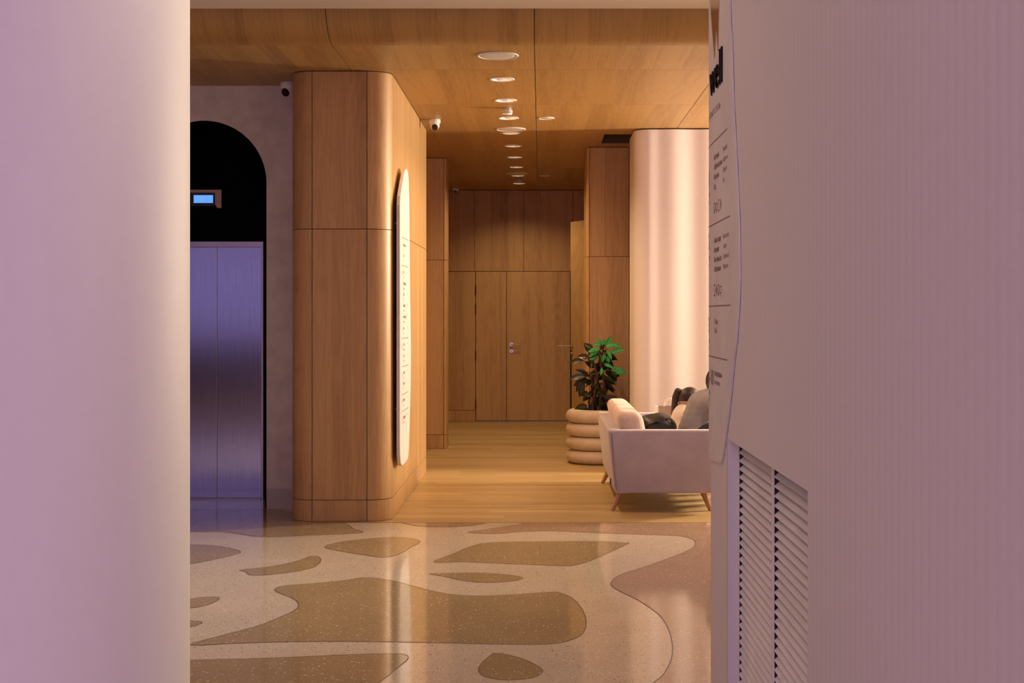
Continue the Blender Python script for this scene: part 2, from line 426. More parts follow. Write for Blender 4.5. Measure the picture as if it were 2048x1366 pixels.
# ------------------------------------------------------------------ setting: ceilings
b = MB(); b.box(-8.5, 7, -6, 8.64, LZ, LZ+.12)
struct(b.build('ceiling', 'white_plaster'), 'smooth white plaster lobby ceiling')
b = MB(); b.box(-8.5, 7, 8.64, 19.4, CZ+.24, CZ+.30)
wc = struct(b.build('ceiling.001', 'dark_gap'), 'oak veneered panel ceiling with curved front edge')
cols = [-8.08, -6.74, -5.40, -4.06, -2.72, -1.38, -.04, 1.30, 2.64, 3.98, 5.32]
rows = [8.93, 9.81, 11.43, 13.05, 14.67, 16.35, 17.95, 19.3]
lights_y = [10.2+i for i in range(9)]; LX = -.29; LR = .078; G = .0025
FR = .29
for ci in range(len(cols)-1):
    x0, x1 = cols[ci]+G, cols[ci+1]-G
    prof = [(8.64, LZ+.05)]
    for k in range(11):
        a = PI/2*k/10
        prof.append((8.64+FR*(1-math.cos(a)), CZ+FR*(1-math.sin(a)) if k else min(LZ+.02, CZ+FR)))
    prof = [(8.64, LZ+.06)]+[(8.64+FR*(1-math.cos(PI/2*k/12)), CZ+FR*(1-math.sin(PI/2*k/12))) for k in range(3, 13)]
    vs = []; fs = []
    for (y, z) in prof:
        vs += [(x0,y,z),(x1,y,z),(x1,y+.012,z+.012),(x0,y+.012,z+.012)]
    for i in range(len(prof)-1):
        a, c = i*4, (i+1)*4
        for k in range(4): fs.append((a+k, c+k, c+(k+1) % 4, a+(k+1) % 4))
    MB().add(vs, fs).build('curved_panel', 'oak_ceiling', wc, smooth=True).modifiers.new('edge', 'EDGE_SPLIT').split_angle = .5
    for ri in range(len(rows)-1):
        y0, y1 = rows[ri]+G, rows[ri+1]-G
        hs = [y for y in lights_y if y0 < y < y1] if ci == 5 else []
        b = MB()
        if ci == 6 and ri == 3:    # panel with the open hatch
            hx0, hx1, hy0, hy1 = .63, 1.15, 13.30, 14.12
            for q in ((x0, hx0, y0, y1), (hx1, x1, y0, y1), (hx0, hx1, y0, hy0), (hx0, hx1, hy1, y1)): b.box(*q, CZ, CZ+.016)
        elif hs:
            a, c = LX-.12, LX+.12
            b.box(x0, a, y0, y1, CZ, CZ+.016); b.box(c, x1, y0, y1, CZ, CZ+.016)
            ys = y0
            for hy in hs:
                s0, s1 = hy-.11, hy+.11
                if s0 > ys: b.box(a, c, ys, s0, CZ, CZ+.016)
                s0 = max(s0, y0); s1 = min(s1, y1)
                seg = 32; vs = []; fs = []
                for j in range(seg):
                    an = 2*PI*j/seg+PI/4; cx, sx = math.cos(an), math.sin(an); k = max(abs(cx), abs(sx))
                    ox, oy = LX+.12*cx/k, (hy+(s1-hy)*sx/k if sx > 0 else hy+(hy-s0)*sx/k)
                    vs += [(ox,oy,CZ),(LX+LR*cx,hy+LR*sx,CZ),(LX+LR*cx,hy+LR*sx,CZ+.016)]
                for j in range(seg):
                    p, q = j*3, ((j+1) % seg)*3
                    fs += [(p,q,q+1,p+1),(p+1,q+1,q+2,p+2)]
                b.add(vs, fs); ys = s1
            if ys < y1: b.box(a, c, ys, y1, CZ, CZ+.016)
        else: b.box(x0, x1, y0, y1, CZ, CZ+.016)
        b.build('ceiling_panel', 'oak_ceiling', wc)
# hatch lining
b = MB(); t_ = .012
b.box(.63-t_, .63, 13.3-t_, 14.12+t_, CZ+.016, CZ+.20); b.box(1.15, 1.15+t_, 13.3-t_, 14.12+t_, CZ+.016, CZ+.20)
b.box(.63, 1.15, 13.3-t_, 13.3, CZ+.016, CZ+.20); b.box(.63, 1.15, 14.12, 14.12+t_, CZ+.016, CZ+.20); b.box(.63-t_, 1.15+t_, 13.3-t_, 14.12+t_, CZ+.20, CZ+.215)
b.build('hatch_lining', plain('hatch_brown', (.10, .06, .045), .7), wc)

# ------------------------------------------------------------------ setting: outer walls of the lobby
struct(MB().box(-8.65, -8.5, -6, 11.3, 0, LZ).build('wall_lobby_left', 'brown_wall'), 'plain brown lobby wall out of view on the left')
struct(MB().box(-8.65, 7.15, -6.15, -6, 0, LZ).build('wall_lobby_back', 'brown_wall'), 'plain brown lobby wall behind the viewer')
struct(MB().box(7, 7.15, -6, 13.3, 0, LZ).build('wall_lobby_right', 'white_plaster'), 'plain white lobby wall out of view on the right')

# wall with the arched lift recess
ax, ar, az = -2.617, .486, 2.534
wy0, wy1 = 10.5, 11.04
arch = [(ax+ar*math.cos(PI*k/40), az+ar*math.sin(PI*k/40)) for k in range(41)]
b = MB()
b.box(-8.5, ax-ar, wy0, wy1, 0, CZ+.02); b.box(ax+ar, -1.78, wy0, wy1, 0, CZ+.02)
for k in range(40):
    (xa, za), (xb, zb) = arch[k], arch[k+1]
    b.add([(xa,wy0,za),(xb,wy0,zb),(xb,wy0,CZ+.02),(xa,wy0,CZ+.02),(xa,wy1,za),(xb,wy1,zb),(xb,wy1,CZ+.02),(xa,wy1,CZ+.02)],
          [(0,1,2,3),(7,6,5,4),(0,4,5,1)])
struct(b.build('wall_lift', 'plaster'), 'grey mineral plaster wall around the arched lift recess')
struct(MB().box(ax+ar+.002, -1.83, wy0-.012, wy0, 0, .158).build('baseboard_lift', 'baseboard', bevel=.002), 'low painted baseboard beside the lift')
struct(MB().box(ax-ar-1.5, ax-ar-.002, wy0-.012, wy0, 0, .158).build('baseboard_lift_left', 'baseboard', bevel=.002))
# lift front (set on the back plane of the recess)
dy = wy1
lift = struct(empty('door_1', (ax, dy, 0)), 'brushed steel two leaf lift door in the arched recess')
dtop = Z(494, dy); dl, dr = -2.985, X(522, dy); ds = X(433, dy)
b = MB()   # black back panel
fr = X(527, dy)
b.box(ax-ar-.1, ax+ar+.1, dy, dy+.05, dtop+.045, CZ-.1); b.box(fr, ax+ar+.1, dy-.0, dy+.05, 0, dtop+.045); b.box(ax-ar-.1, dl-.03, dy, dy+.05, 0, dtop+.045)
b.build('black_panel', 'black_glass', lift)
lin = [(ax+ar-.001, 0, -1, 0)]+[(ax+(ar-.001)*math.cos(PI*k/48), az+(ar-.001)*math.sin(PI*k/48), -math.cos(PI*k/48), -math.sin(PI*k/48)) for k in range(49)]+[(ax-ar+.001, 0, 1, 0)]
b = MB(); vs = []
for x, z, nx, nz in lin: vs += [(x, wy0+.003, z), (x, dy, z), (x+nx*.01, dy, z+nz*.01), (x+nx*.01, wy0+.003, z+nz*.01)]
b.add(vs, [(a_*4+k, a_*4+4+k, a_*4+4+(k+1) % 4, a_*4+(k+1) % 4) for a_ in range(len(lin)-1) for k in range(4)])
b.build('recess_lining', 'black_glass', lift)
MB().box(ds+.0015, dr+.006, dy+.015, dy+.04, .012, dtop).build('door_leaf', 'steel_door', lift, bevel=.002)
MB().box(dl, ds-.0015, dy+.022, dy+.047, .012, dtop).build('door_leaf', 'steel_door', lift, bevel=.002)
b = MB(); b.box(dr, fr, dy-.004, dy+.05, .0, dtop+.04); b.box(dl-.03, dl, dy-.004, dy+.05, 0, dtop+.04); b.box(dl-.03, fr, dy-.006, dy+.05, dtop, dtop+.045)
b.build('door_frame', 'steel', lift, bevel=.002)
MB().box(dl, dr, dy-.01, dy+.05, 0, .012).build('threshold', 'steel', lift)
MB().box(-3.3, -1.9, dy+.05, dy+.06, 0, CZ).build('shaft_lining', 'dark_gap', lift)

# floor indicator
iy = dy-.006
ind = tag(empty('floor_indicator', (X(412, iy), iy, Z(398, iy))), 'small lit blue floor display with bent metal bracket above the steel lift door', 'display')
pts = [(378, 379.5), (443, 379.5), (443, 416), (435, 416), (430.5, 409), (430.5, 385.5), (378, 385.5)]
b = MB(); b.prism([(X(p[0], iy), Z(p[1], iy)) for p in pts], lambda p: (p[0], iy-.006, p[1]), lambda p: (p[0], iy+.006, p[1]))
b.build('bracket', plain('brushed_bronze', (.42, .30, .22), .45, .6), ind)
MB().box(X(382.5, iy), X(430.5, iy), iy-.008, iy+.006, Z(412, iy), Z(385.5, iy)).build('bezel', 'black_plastic', ind)
scr = MB().box(X(388, iy), X(426.5, iy), iy-.0095, iy-.007, Z(406, iy), Z(390.5, iy)).build('screen', 'lcd', ind)
b = MB()
for i in range(14):
    a, c = 2*PI*i/14, 2*PI*(i+1)/14; cx, cz = X(413, iy), Z(399, iy)
    b.add([(cx+.010*math.cos(a), iy-.0102, cz+.010*math.sin(a)), (cx+.016*math.cos(a), iy-.0102, cz+.016*math.sin(a)), (cx+.016*math.cos(c), iy-.0102, cz+.016*math.sin(c)), (cx+.010*math.cos(c), iy-.0102, cz+.010*math.sin(c))], [(0,1,2,3)])
b.build('floor_mark', 'lcd_mark', scr)

# ------------------------------------------------------------------ oak clad blocks
def line(p, q, n, step=.2):
    L_ = math.dist(p, q); k = max(1, int(L_/step))
    return [(p[0]+(q[0]-p[0])*i/k, p[1]+(q[1]-p[1])*i/k, n[0], n[1]) for i in range(k+1)]
def arc(c, r, a0, a1, k=14):
    return [(c[0]+r*math.cos(a0+(a1-a0)*i/k), c[1]+r*math.sin(a0+(a1-a0)*i/k), math.cos(a0+(a1-a0)*i/k), math.sin(a0+(a1-a0)*i/k)) for i in range(k+1)]
def trim_path(p, g):
    """pull both ends of a path in by g"""
    out = list(p)
    for e in (0, -1):
        a, c = out[e], out[1 if e == 0 else -2]
        d = math.hypot(c[0]-a[0], c[1]-a[1]); k = g/d
        out[e] = (a[0]+(c[0]-a[0])*k, a[1]+(c[1]-a[1])*k, a[2], a[3])
    return out
def clad(root, paths, zs, name='oak_panel', t=.018, g=.0025, top_gap=.006):
    for p in paths:
        pp = trim_path(p, g)
        for i in range(len(zs)-1):
            MB().sheet(pp, zs[i]+(g if i else 0), zs[i+1]-(g if i < len(zs)-2 else top_gap), t).build(name, 'oak', root, smooth=False)
def shade_curved(root):
    for o in root.children:
        me = o.data
        if me and len(me.polygons) > 40:
            for p in me.polygons: p.use_smooth = True
            md = o.modifiers.new('edge', 'EDGE_SPLIT'); md.split_angle = .6

bx0, bx1, by0, by1, br = -1.837, -1.096, 9.85, 12.95, .17
zj = [0.003, .157, 2.135, CZ]
core = MB()
ins = .016
outline = [(bx0+ins, by1-ins)] + [(x-nx*ins, y-ny*ins) for x, y, nx, ny in arc((bx0+br, by0+br), br, PI, 1.5*PI)+arc((bx1-br, by0+br), br, -PI/2, 0)] + [(bx1-ins, by1-ins)]
core.prism(outline, lambda p: (p[0], p[1], 0), lambda p: (p[0], p[1], CZ))
blk = struct(core.build('wall_block', 'dark_gap'), 'oak clad block with rounded corners between lift and corridor')
paths = [line((bx0, by1), (bx0, 11.5), (-1, 0)), line((bx0, 11.5), (bx0, by0+br), (-1, 0)),
         arc((bx0+br, by0+br), br, PI, 1.5*PI), line((bx0+br, by0), (bx1-br, by0), (0, -1)),
         arc((bx1-br, by0+br), br, -PI/2, 0),
         line((bx1, by0+br), (bx1, 10.86), (1, 0)), line((bx1, 10.86), (bx1, 12.28), (1, 0)), line((bx1, 12.28), (bx1, by1), (1, 0)),
         line((bx1, by1), (bx0, by1), (0, 1))]
clad(blk, paths, zj); shade_curved(blk)

# second oak column in the corridor
cy0, cy1, cx1 = 15.28, 15.60, -1.064
cx0 = -1.9
b = MB().box(cx0+.01, cx1-.016, cy0+.016, cy1, 0, CZ)
c2 = struct(b.build('wall_pier', 'dark_gap'), 'oak clad pier projecting from the left side of the corridor')
clad(c2, [line((cx0, cy0), (cx1-.03, cy0), (0, -1)), arc((cx1-.03, cy0+.03), .03, -PI/2, 0, 6), line((cx1, cy0+.03), (cx1, cy1), (1, 0))],
     [.003, .157, Z(520, 15.28), CZ])
wl = struct(MB().box(-2.05, -1.92, 12.95, 19.3, 0, CZ).build('wall_left', 'oak'), 'oak clad left wall of the corridor')
# right pier
ry0 = 14.30; rx0, rx1 = X(1173, 14.3), 1.35
b = MB().box(rx0+.016, rx1, ry0+.016, 15.1, 0, CZ)
rp = struct(b.build('wall_right_pier', 'dark_gap'), 'oak clad pier on the right side of the corridor behind the plant')
xj = X(1258.5, 14.3)
clad(rp, [line((rx0, 15.1), (rx0, ry0+.03), (-1, 0)), arc((rx0+.03, ry0+.03), .03, PI, 1.5*PI, 6), line((rx0+.03, ry0), (xj, ry0), (0, -1)), line((xj, ry0), (rx1, ry0), (0, -1))],
     [.003, .157, Z(513, 14.3), CZ])
struct(MB().box(1.7, 1.85, 14.0, 19.3, 0, CZ).build('wall_right', 'oak'), 'oak clad right wall of the corridor, hidden')

# back wall with flush door
yb = 19.2
bw = struct(MB().box(-2.05, 1.8, yb+.02, yb+.12, 0, CZ).build('wall_back', 'dark_gap'), 'oak panelled end wall of the corridor')
xs_u = [-1.92, X(949, yb), X(1047.5, yb), X(1146, yb), X(1244, yb), 1.72]
zmid = Z(542.5, yb)
for i in range(len(xs_u)-1):
    clad(bw, [line((xs_u[i], yb), (xs_u[i+1], yb), (0, -1))], [zmid+.0025, CZ], g=.003)
clad(bw, [line((-1.92, yb), (X(951, yb), yb), (0, -1))], [.003, Z(820.5, yb), zmid])
xd0, xd1, xd2 = X(951, yb), X(1013, yb), X(1141, yb)
clad(bw, [line((xd2, yb), (1.72, yb), (0, -1))], [.003, zmid])
door = struct(empty('door_2', (xd1, yb, 0)), 'flush oak double door in the end wall of the corridor')
MB().box(xd0+.006, xd1-.004, yb-.004, yb+.02, .014, zmid-.006).build('side_leaf', 'oak', door, bevel=.002)
MB().box(xd1+.004, xd2-.006, yb-.004, yb+.02, .014, zmid-.006).build('door_leaf', 'oak', door, bevel=.002)
MB().box(xd0, xd2, yb-.003, yb+.02, 0, .008).build('threshold', plain('blue_lit_threshold', (.25, .30, .42), .4, .3), door)  # bluish light under the doors is put into the strip's colour
for py in (580, 618, 711, 808):
    b = MB(); z = Z(py, yb); b.tube([(xd0+.004, yb-.010, z-.06), (xd0+.004, yb-.010, z+.06)], .008, 10)
    b.tube([(xd0+.004, yb-.010, z-.066), (xd0+.004, yb-.010, z-.061)], .010, 10); b.tube([(xd0+.004, yb-.010, z+.061), (xd0+.004, yb-.010, z+.066)], .010, 10)
    b.build('hinge', 'dark_metal', door)
def lever(parent, x, y, z, dx, dyv, s=1):
    """lever handle: rosette, neck, bar running dx, and key rosette below"""
    n = Vector((dyv[0], dyv[1], 0))
    b = MB(); p = Vector((x, y, z))
    b.tube([p, p+n*.008], .026, 20); b.tube([p+n*.008, p+n*.05], .009, 10)
    e = Vector((dx[0], dx[1], 0))
    b.tube([p+n*.05-e*.008, p+n*.052+e*.02, p+n*.05+e*.135], [.011, .010, .009], 10)
    q = p-Vector((0, 0, .095)); b.tube([q, q+n*.008], .026, 20); b.tube([q+n*.008, q+n*.022], .010, 12)
    b.tube([q+n*.02+Vector((0, 0, .012)), q+n*.02-Vector((0, 0, .012))], .005, 8)
    return b.build('door_handle', 'steel', parent)
lever(door, X(1023, yb), yb-.004, Z(689, yb), (1, 0), (0, -1))

# half open tall oak leaf beside the end wall
pA, pB = Vector((X(1141, 17.5), 17.5)), Vector((X(1190, 16.9), 16.9))
dv = (pB-pA).normalized(); nv = Vector((dv.y, -dv.x)); 
if nv.y > 0: nv = -nv
lt = Z(440, 17.1)
leafd = struct(empty('door_3', (pB.x, pB.y, 0)), 'tall pale oak door leaf standing open at the right of the end wall')
def quadprism(a, c, nrm, t, z0, z1):
    vs = [(a.x, a.y), (c.x, c.y), (c.x-nrm.x*t, c.y-nrm.y*t), (a.x-nrm.x*t, a.y-nrm.y*t)]
    return MB().add([(x, y, z0) for x, y in vs]+[(x, y, z1) for x, y in vs], [(0,3,2,1),(4,5,6,7),(0,1,5,4),(1,2,6,5),(2,3,7,6),(3,0,4,7)])
quadprism(pA, pB, nv, .05, .012, lt).build('door_leaf', 'oak', leafd, bevel=.004)
e0 = pA+nv*.003
quadprism(pA+dv*.004+nv*.003, pA+dv*.03+nv*.003, nv, .012, .012, Z(700, 17.4)).build('edge_slit', 'dark_gap', leafd)  # dark strip painted for the slit at the leaf's edge
lever(leafd, pA.x+dv.x*.05+nv.x*.002, pA.y+dv.y*.05+nv.y*.002, Z(692, 17.4), (-1, 0), (nv.x, nv.y))

# ------------------------------------------------------------------ pale wavy wall
wp = [(.898, 13.6, -1, 0), (.898, 13.3, -1, 0), (.898, 13.02, -1, 0)] + arc((1.05, 13.02), .152, PI, 1.5*PI, 14)
base = []
xw = 1.06
while xw < 6.99:
    ph = 2*PI*(xw-1.10)/.345
    base.append((xw, 12.868-.013*(1-math.cos(ph))*.5*min(1, (xw-1.05)/.1), 0, -1)); xw += .0125
wp += base
b = MB(); b.sheet(wp, 0, CZ-.012, .1)
pw = struct(b.build('wall_pale', 'pale_wall', smooth=True), 'tall pale wall with soft vertical waves right of the corridor')
md = pw.modifiers.new('edge', 'EDGE_SPLIT'); md.split_angle = .7

# ------------------------------------------------------------------ round column at the left
d0, r0 = 3.2, .45
ang = math.radians(14.553)+math.asin(r0/d0)
cc = (-d0*math.sin(ang), d0*math.cos(ang))
b = MB(); b.lathe([(0, 0), (r0, 0), (r0, LZ), (0, LZ)], cc, 160)
o = b.build('column', 'white_plaster', smooth=True); md = o.modifiers.new('e', 'EDGE_SPLIT'); md.split_angle = .7
struct(o, 'thick smooth round white column in the left foreground')

# ------------------------------------------------------------------ ribbed white wall at the right, with rounded end
WX, YA, RA = .60, 4.72, .50
RP, RD = .0445, .0008
def surf(yp, off=0.0):
    if yp <= YA: return (WX-off, yp)
    a = (yp-YA)/RA
    if a <= PI/2: return (WX+RA-(RA+off)*math.cos(a), YA+(RA+off)*math.sin(a))
    return (WX+RA+(yp-YA-RA*PI/2), YA+RA+off)
vy0, vy1, vz0, vz1 = 3.03, 4.33, .08, 1.107
def ribs(ya, yb_, z0, z1, b):
    n = max(2, int((yb_-ya)/RP*8)); vs = []
    for i in range(n+1):
        yp = ya+(yb_-ya)*i/n; ph = (yp/RP) % 1.0
        o_ = RD*(abs(math.sin(PI*ph)))
        x, y = surf(yp, o_); vs += [(x, y, z0), (x, y, z1)]
    b.add(vs, [(2*i, 2*i+2, 2*i+3, 2*i+1) for i in range(n)])
b = MB()
YE = YA+RA*PI/2+2.6
ribs(-3.0, vy0, 0, LZ, b); ribs(vy0, vy1, vz1, LZ, b); ribs(vy0, vy1, 0, vz0, b); ribs(vy1, YE, 0, LZ, b)
# reveals of the vent opening
rv = .034
b.add([(WX, vy1, vz0), (WX, vy1, vz1), (WX+rv, vy1, vz1), (WX+rv, vy1, vz0)], [(0,1,2,3)])
b.add([(WX, vy0, vz0), (WX, vy0, vz1), (WX+rv, vy0, vz1), (WX+rv, vy0, vz0)], [(0,1,2,3)])
b.add([(WX-RD, vy0, vz1), (WX-RD, vy1, vz1), (WX+rv, vy1, vz1), (WX+rv, vy0, vz1)], [(0,1,2,3)])
b.add([(WX-RD, vy0, vz0), (WX-RD, vy1, vz0), (WX+rv, vy1, vz0), (WX+rv, vy0, vz0)], [(0,1,2,3)])
# rear of the wall volume
ex, ey = surf(YE)
b.add([(ex, ey, 0), (ex, ey, LZ), (ex, -3, LZ), (ex, -3, 0)], [(0,1,2,3)])
b.add([(WX, -3, 0), (WX, -3, LZ), (ex, -3, LZ), (ex, -3, 0)], [(0,1,2,3)])
struct(b.build('wall_ribbed', 'ribbed_white', doubles=False), 'white finely ribbed wall with a rounded end in the right foreground')

# vent grille
vg = tag(empty('vent_grille', (WX+rv, (vy0+vy1)/2, vz0)), 'white louvred vent grille of two slatted bays low in the ribbed wall', 'vent grille')
gx = WX+rv
dv_m = .6*F/(1546.5-VX)*1.052
mid = 1.0
ymid = (gx)*F/(1546.5-VX)
yl = gx*F/(1473-VX); 
b = MB(); fw = .012
b.box(gx-.004, gx+.03, vy0, vy1, vz1-.004, vz1); b.box(gx-.004, gx+.03, vy0, vy1, vz0, vz0+.012)
b.box(gx-.002, gx+.03, vy0, vy0+.012, vz0, vz1); b.box(gx-.002, gx+.003, vy1-.010, vy1, vz0, vz1)
b.build('frame', 'white_plastic', vg)
MB().box(gx-.003, gx+.002, ymid-.010, ymid+.010, vz0, vz1).build('mullion', 'white_plastic', vg, bevel=.001)
MB().box(gx+.0021, gx+.040, ymid-.008, ymid+.008, vz0, vz1).build('slat_shade_divider', 'dark_gap', vg)  # dark closures and backing paint the shade between the slats
MB().box(gx+.0031, gx+.040, vy1-.010, vy1-.001, vz0, vz1).build('slat_shade_end', 'dark_gap', vg)
MB().box(gx+.040, gx+.045, vy0, vy1, vz0, vz1).build('backing', 'dark_gap', vg)
pitch = .0262
def slat_mesh(length):
    prof = [(0, 0), (.0015, -.002), (.012, .006), (.024, .017), (.034, .030), (.0325, .031), (.022, .019), (.010, .009)]
    b = MB(); b.prism(prof, lambda p: (p[0], 0, p[1]), lambda p: (p[0], length, p[1]))
    return b
first = {}
for bay, (ya, yb_) in enumerate(((vy0+.012, ymid-.010), (ymid+.010, vy1-.014))):
    z = vz0+.014; proto = None
    while z < vz1-.012:
        if proto is None:
            proto = slat_mesh(yb_-ya-(0 if bay else -.002)).build('slat', 'white_plastic', None)
            s = proto
        else:
            s = bpy.data.objects.new('slat', proto.data); COL.objects.link(s)
        s.location = (gx, ya, z); attach(s, vg); z += pitch

# ------------------------------------------------------------------ lettering helper
def text_bm(body, size, align='LEFT'):
    cu = bpy.data.curves.new('lettering', 'FONT'); cu.body = body; cu.size = size; cu.align_x = align; cu.resolution_u = 3
    ob = bpy.data.objects.new('lettering', cu); COL.objects.link(ob)
    dg = bpy.context.evaluated_depsgraph_get(); me = bpy.data.meshes.new_from_object(ob.evaluated_get(dg))
    vs = [tuple(v.co) for v in me.vertices]; fs = [tuple(p.vertices) for p in me.polygons]
    bpy.data.objects.remove(ob); bpy.data.curves.remove(cu); bpy.data.meshes.remove(me)
    return vs, fs
def put_text(b, body, size, fn, width=None, bold=0):
    vs, fs = text_bm(body, size)
    if not vs: return
    k = 1.0
    if width:
        wd = max(v[0] for v in vs); k = width/wd if wd > 0 else 1
    b.add([fn(v[0]*k, v[1]) for v in vs], fs)
    if bold:
        b.add([fn(v[0]*k+bold, v[1], .0002) for v in vs], fs)

# ------------------------------------------------------------------ sign on the ribbed wall
sg = tag(empty('wall_sign', (*surf(4.45, .006), 1.6)), 'long white directory sign with bronze emblem wrapped round the end of the ribbed wall', 'sign')
SO = RD+.001; ST = .006
edge = [(1456.5,-60),(1458,0),(1459,45),(1462,85),(1463,130),(1465,200),(1469,280),(1474,380),(1477,460),(1478,560),(1475.5,620),(1471.5,680),(1466.5,720),(1461,780),(1455.5,830),(1450,870),(1445.5,905),(1441,928),(1437,930),(1430,925),(1423,920)]
rp_ = []
for px, py in edge:
    Y = (WX-SO-ST)*F/(px-VX); rp_.append((Y, Z(py, Y)))
rp_ = [(4.28, 3.0), (4.29, 2.8)] + rp_
far = [(4.86, 1.0), (5.02, 1.08), (5.12, 1.3), (5.18, 1.8), (5.16, 2.4), (5.05, 2.9), (4.7, 3.15), (4.4, 3.12)]
poly = rp_+far
# cut the outline into horizontal rows so that it can bend round the wall
def spans(z):
    xs = []
    n = len(poly)
    for i in range(n):
        (y0, z0), (y1, z1) = poly[i], poly[(i+1) % n]
        if (z0 <= z) != (z1 <= z): xs.append(y0+(y1-y0)*(z-z0)/(z1-z0))
    return (min(xs), max(xs)) if len(xs) >= 2 else None
b = MB(); zs_ = [min(p[1] for p in poly)+.0015+i*(max(p[1] for p in poly)-min(p[1] for p in poly)-.003)/150 for i in range(151)]
KN = 36; vs = []; fs = []
for side, off in ((0, SO+ST), (1, SO)):
    for z in zs_:
        a, c = spans(z)
        for k in range(KN+1):
            x, y = surf(a+(c-a)*k/KN, off); vs.append((x, y, z))
W_ = KN+1; R_ = len(zs_); 
for side in (0, 1):
    o_ = side*W_*R_
    for r in range(R_-1):
        for k in range(KN):
            q = (o_+r*W_+k, o_+r*W_+k+1, o_+(r+1)*W_+k+1, o_+(r+1)*W_+k); fs.append(q if side == 0 else q[::-1])
oo = W_*R_
for r in range(R_-1):
    fs.append((r*W_, (r+1)*W_, oo+(r+1)*W_, oo+r*W_)); fs.append((r*W_+KN, oo+r*W_+KN, oo+(r+1)*W_+KN, (r+1)*W_+KN))
for k in range(KN):
    fs.append((k, oo+k, oo+k+1, k+1)); q = (R_-1)*W_; fs.append((q+k, q+k+1, oo+q+k+1, oo+q+k))
o = b.add(vs, fs).build('panel', 'sign', sg, smooth=True, doubles=False); md = o.modifiers.new('e', 'EDGE_SPLIT'); md.split_angle = .7
TO = SO+ST+.0006
def on_sign(y_left, z0, lift=0):
    def fn(u, v, e=0):
        x, y = surf(y_left-u, TO+lift+e); return (x, y, z0+v)
    return fn
# emblem: pointed double tooth
b = MB()
tooth = [(4.42, 2.86), (4.49, 2.381), (4.536, 2.474), (4.540, 2.474), (4.585, 2.375), (4.72, 2.64), (4.80, 2.86)]
b.prism(tooth, lambda p: (*surf(p[0], TO+.002), p[1]), lambda p: (*surf(p[0], TO-.0003), p[1]))
b.build('emblem', 'logo_metal', sg)
b = MB()
vs, fs = text_bm('well', .170); wd = max(v[0] for v in vs); kk = .31/wd
f0 = on_sign(4.700, 2.262, .004); f1 = on_sign(4.700, 2.262, -.0003); n = len(vs)
for dd in (0, .005, .010):
    b.add([f0(v[0]*kk+dd, v[1]) for v in vs], fs)
# side walls of the raised letters
from collections import Counter
ed = Counter()
for f in fs:
    for i in range(len(f)): ed[tuple(sorted((f[i], f[(i+1) % len(f)])))] += 1
for (i, j), c in ed.items():
    if c == 1: b.add([f0(vs[i][0]*kk, vs[i][1]), f0(vs[j][0]*kk, vs[j][1]), f1(vs[j][0]*kk, vs[j][1]), f1(vs[i][0]*kk, vs[i][1])], [(0,1,2,3)])
b.build('raised_lettering', 'ink', sg, doubles=False)
b = MB()
put_text(b, 'АПАРТ-ОТЕЛЬ', .030, on_sign(4.735, 2.186), .29)
YCA, YCB, YNUM = 4.605, 4.372, 4.775
for i, (a, c) in enumerate((('Ресторан', 'Restaurant'), ('Лобби-магазин', 'Lobby store'), ('Ресепшен', 'Reception'), ('Бар', 'Bar'))):
    z = 2.030-i*.0335
    put_text(b, a, .026, on_sign(YCA, z), min(.20, .0155*len(a)), .0012); put_text(b, c, .024, on_sign(YCB+.005, z+.003), .0100*len(c))
for i, (a, c) in enumerate((('Бизнес-центр', 'Business center'), ('Коворкинг', 'Coworking'), ('Конференц-зал', 'Conference hall'), ('Переговорные', 'Meeting rooms'))):
    z = 1.748-i*.0325
    put_text(b, a, .026, on_sign(YCA, z), .0145*len(a), .0012); put_text(b, c, .024, on_sign(YCB+.005, z+.003), .0092*len(c))
put_text(b, 'Офисы', .027, on_sign(YCA-.01, 1.472), .085, .0012); put_text(b, 'Offices', .024, on_sign(YCA-.01, 1.443), .07)
put_text(b, 'Апартаменты', .027, on_sign(YCA-.01, 1.297), .19, .0012); put_text(b, 'Apartments', .024, on_sign(YCA-.01, 1.269), .14)
for s_, z in (('1', 1.955), ('2', 1.735), ('3', 1.442), ('4-10', 1.262)):
    put_text(b, s_, .078, on_sign(YNUM+.01, z), .045 if len(s_) == 1 else .165, .002)
    put_text(b, 'этаж', .024, on_sign(YNUM, z-.037), .06); put_text(b, 'floor', .020, on_sign(YNUM, z-.062), .05)
b.build('lettering', 'grey_ink', sg, doubles=False)
for z in (2.094, 1.813, 1.534, 1.360):     # rules between the storeys
    b = MB()
    for k in range(16):
        ya, yb_ = 4.28+(4.95-4.28)*k/16, 4.28+(4.95-4.28)*(k+1)/16
        if z > 1.7 and z < 1.9: ya -= .06; yb_ -= .06
        if z < 1.6 and z > 1.5: ya -= .07; yb_ -= .07
        b.add([(*surf(ya, TO), z-.0018), (*surf(yb_, TO), z-.0018), (*surf(yb_, TO), z+.0018), (*surf(ya, TO), z+.0018)], [(0,1,2,3)])
    b.build('rule', 'grey_ink', sg)
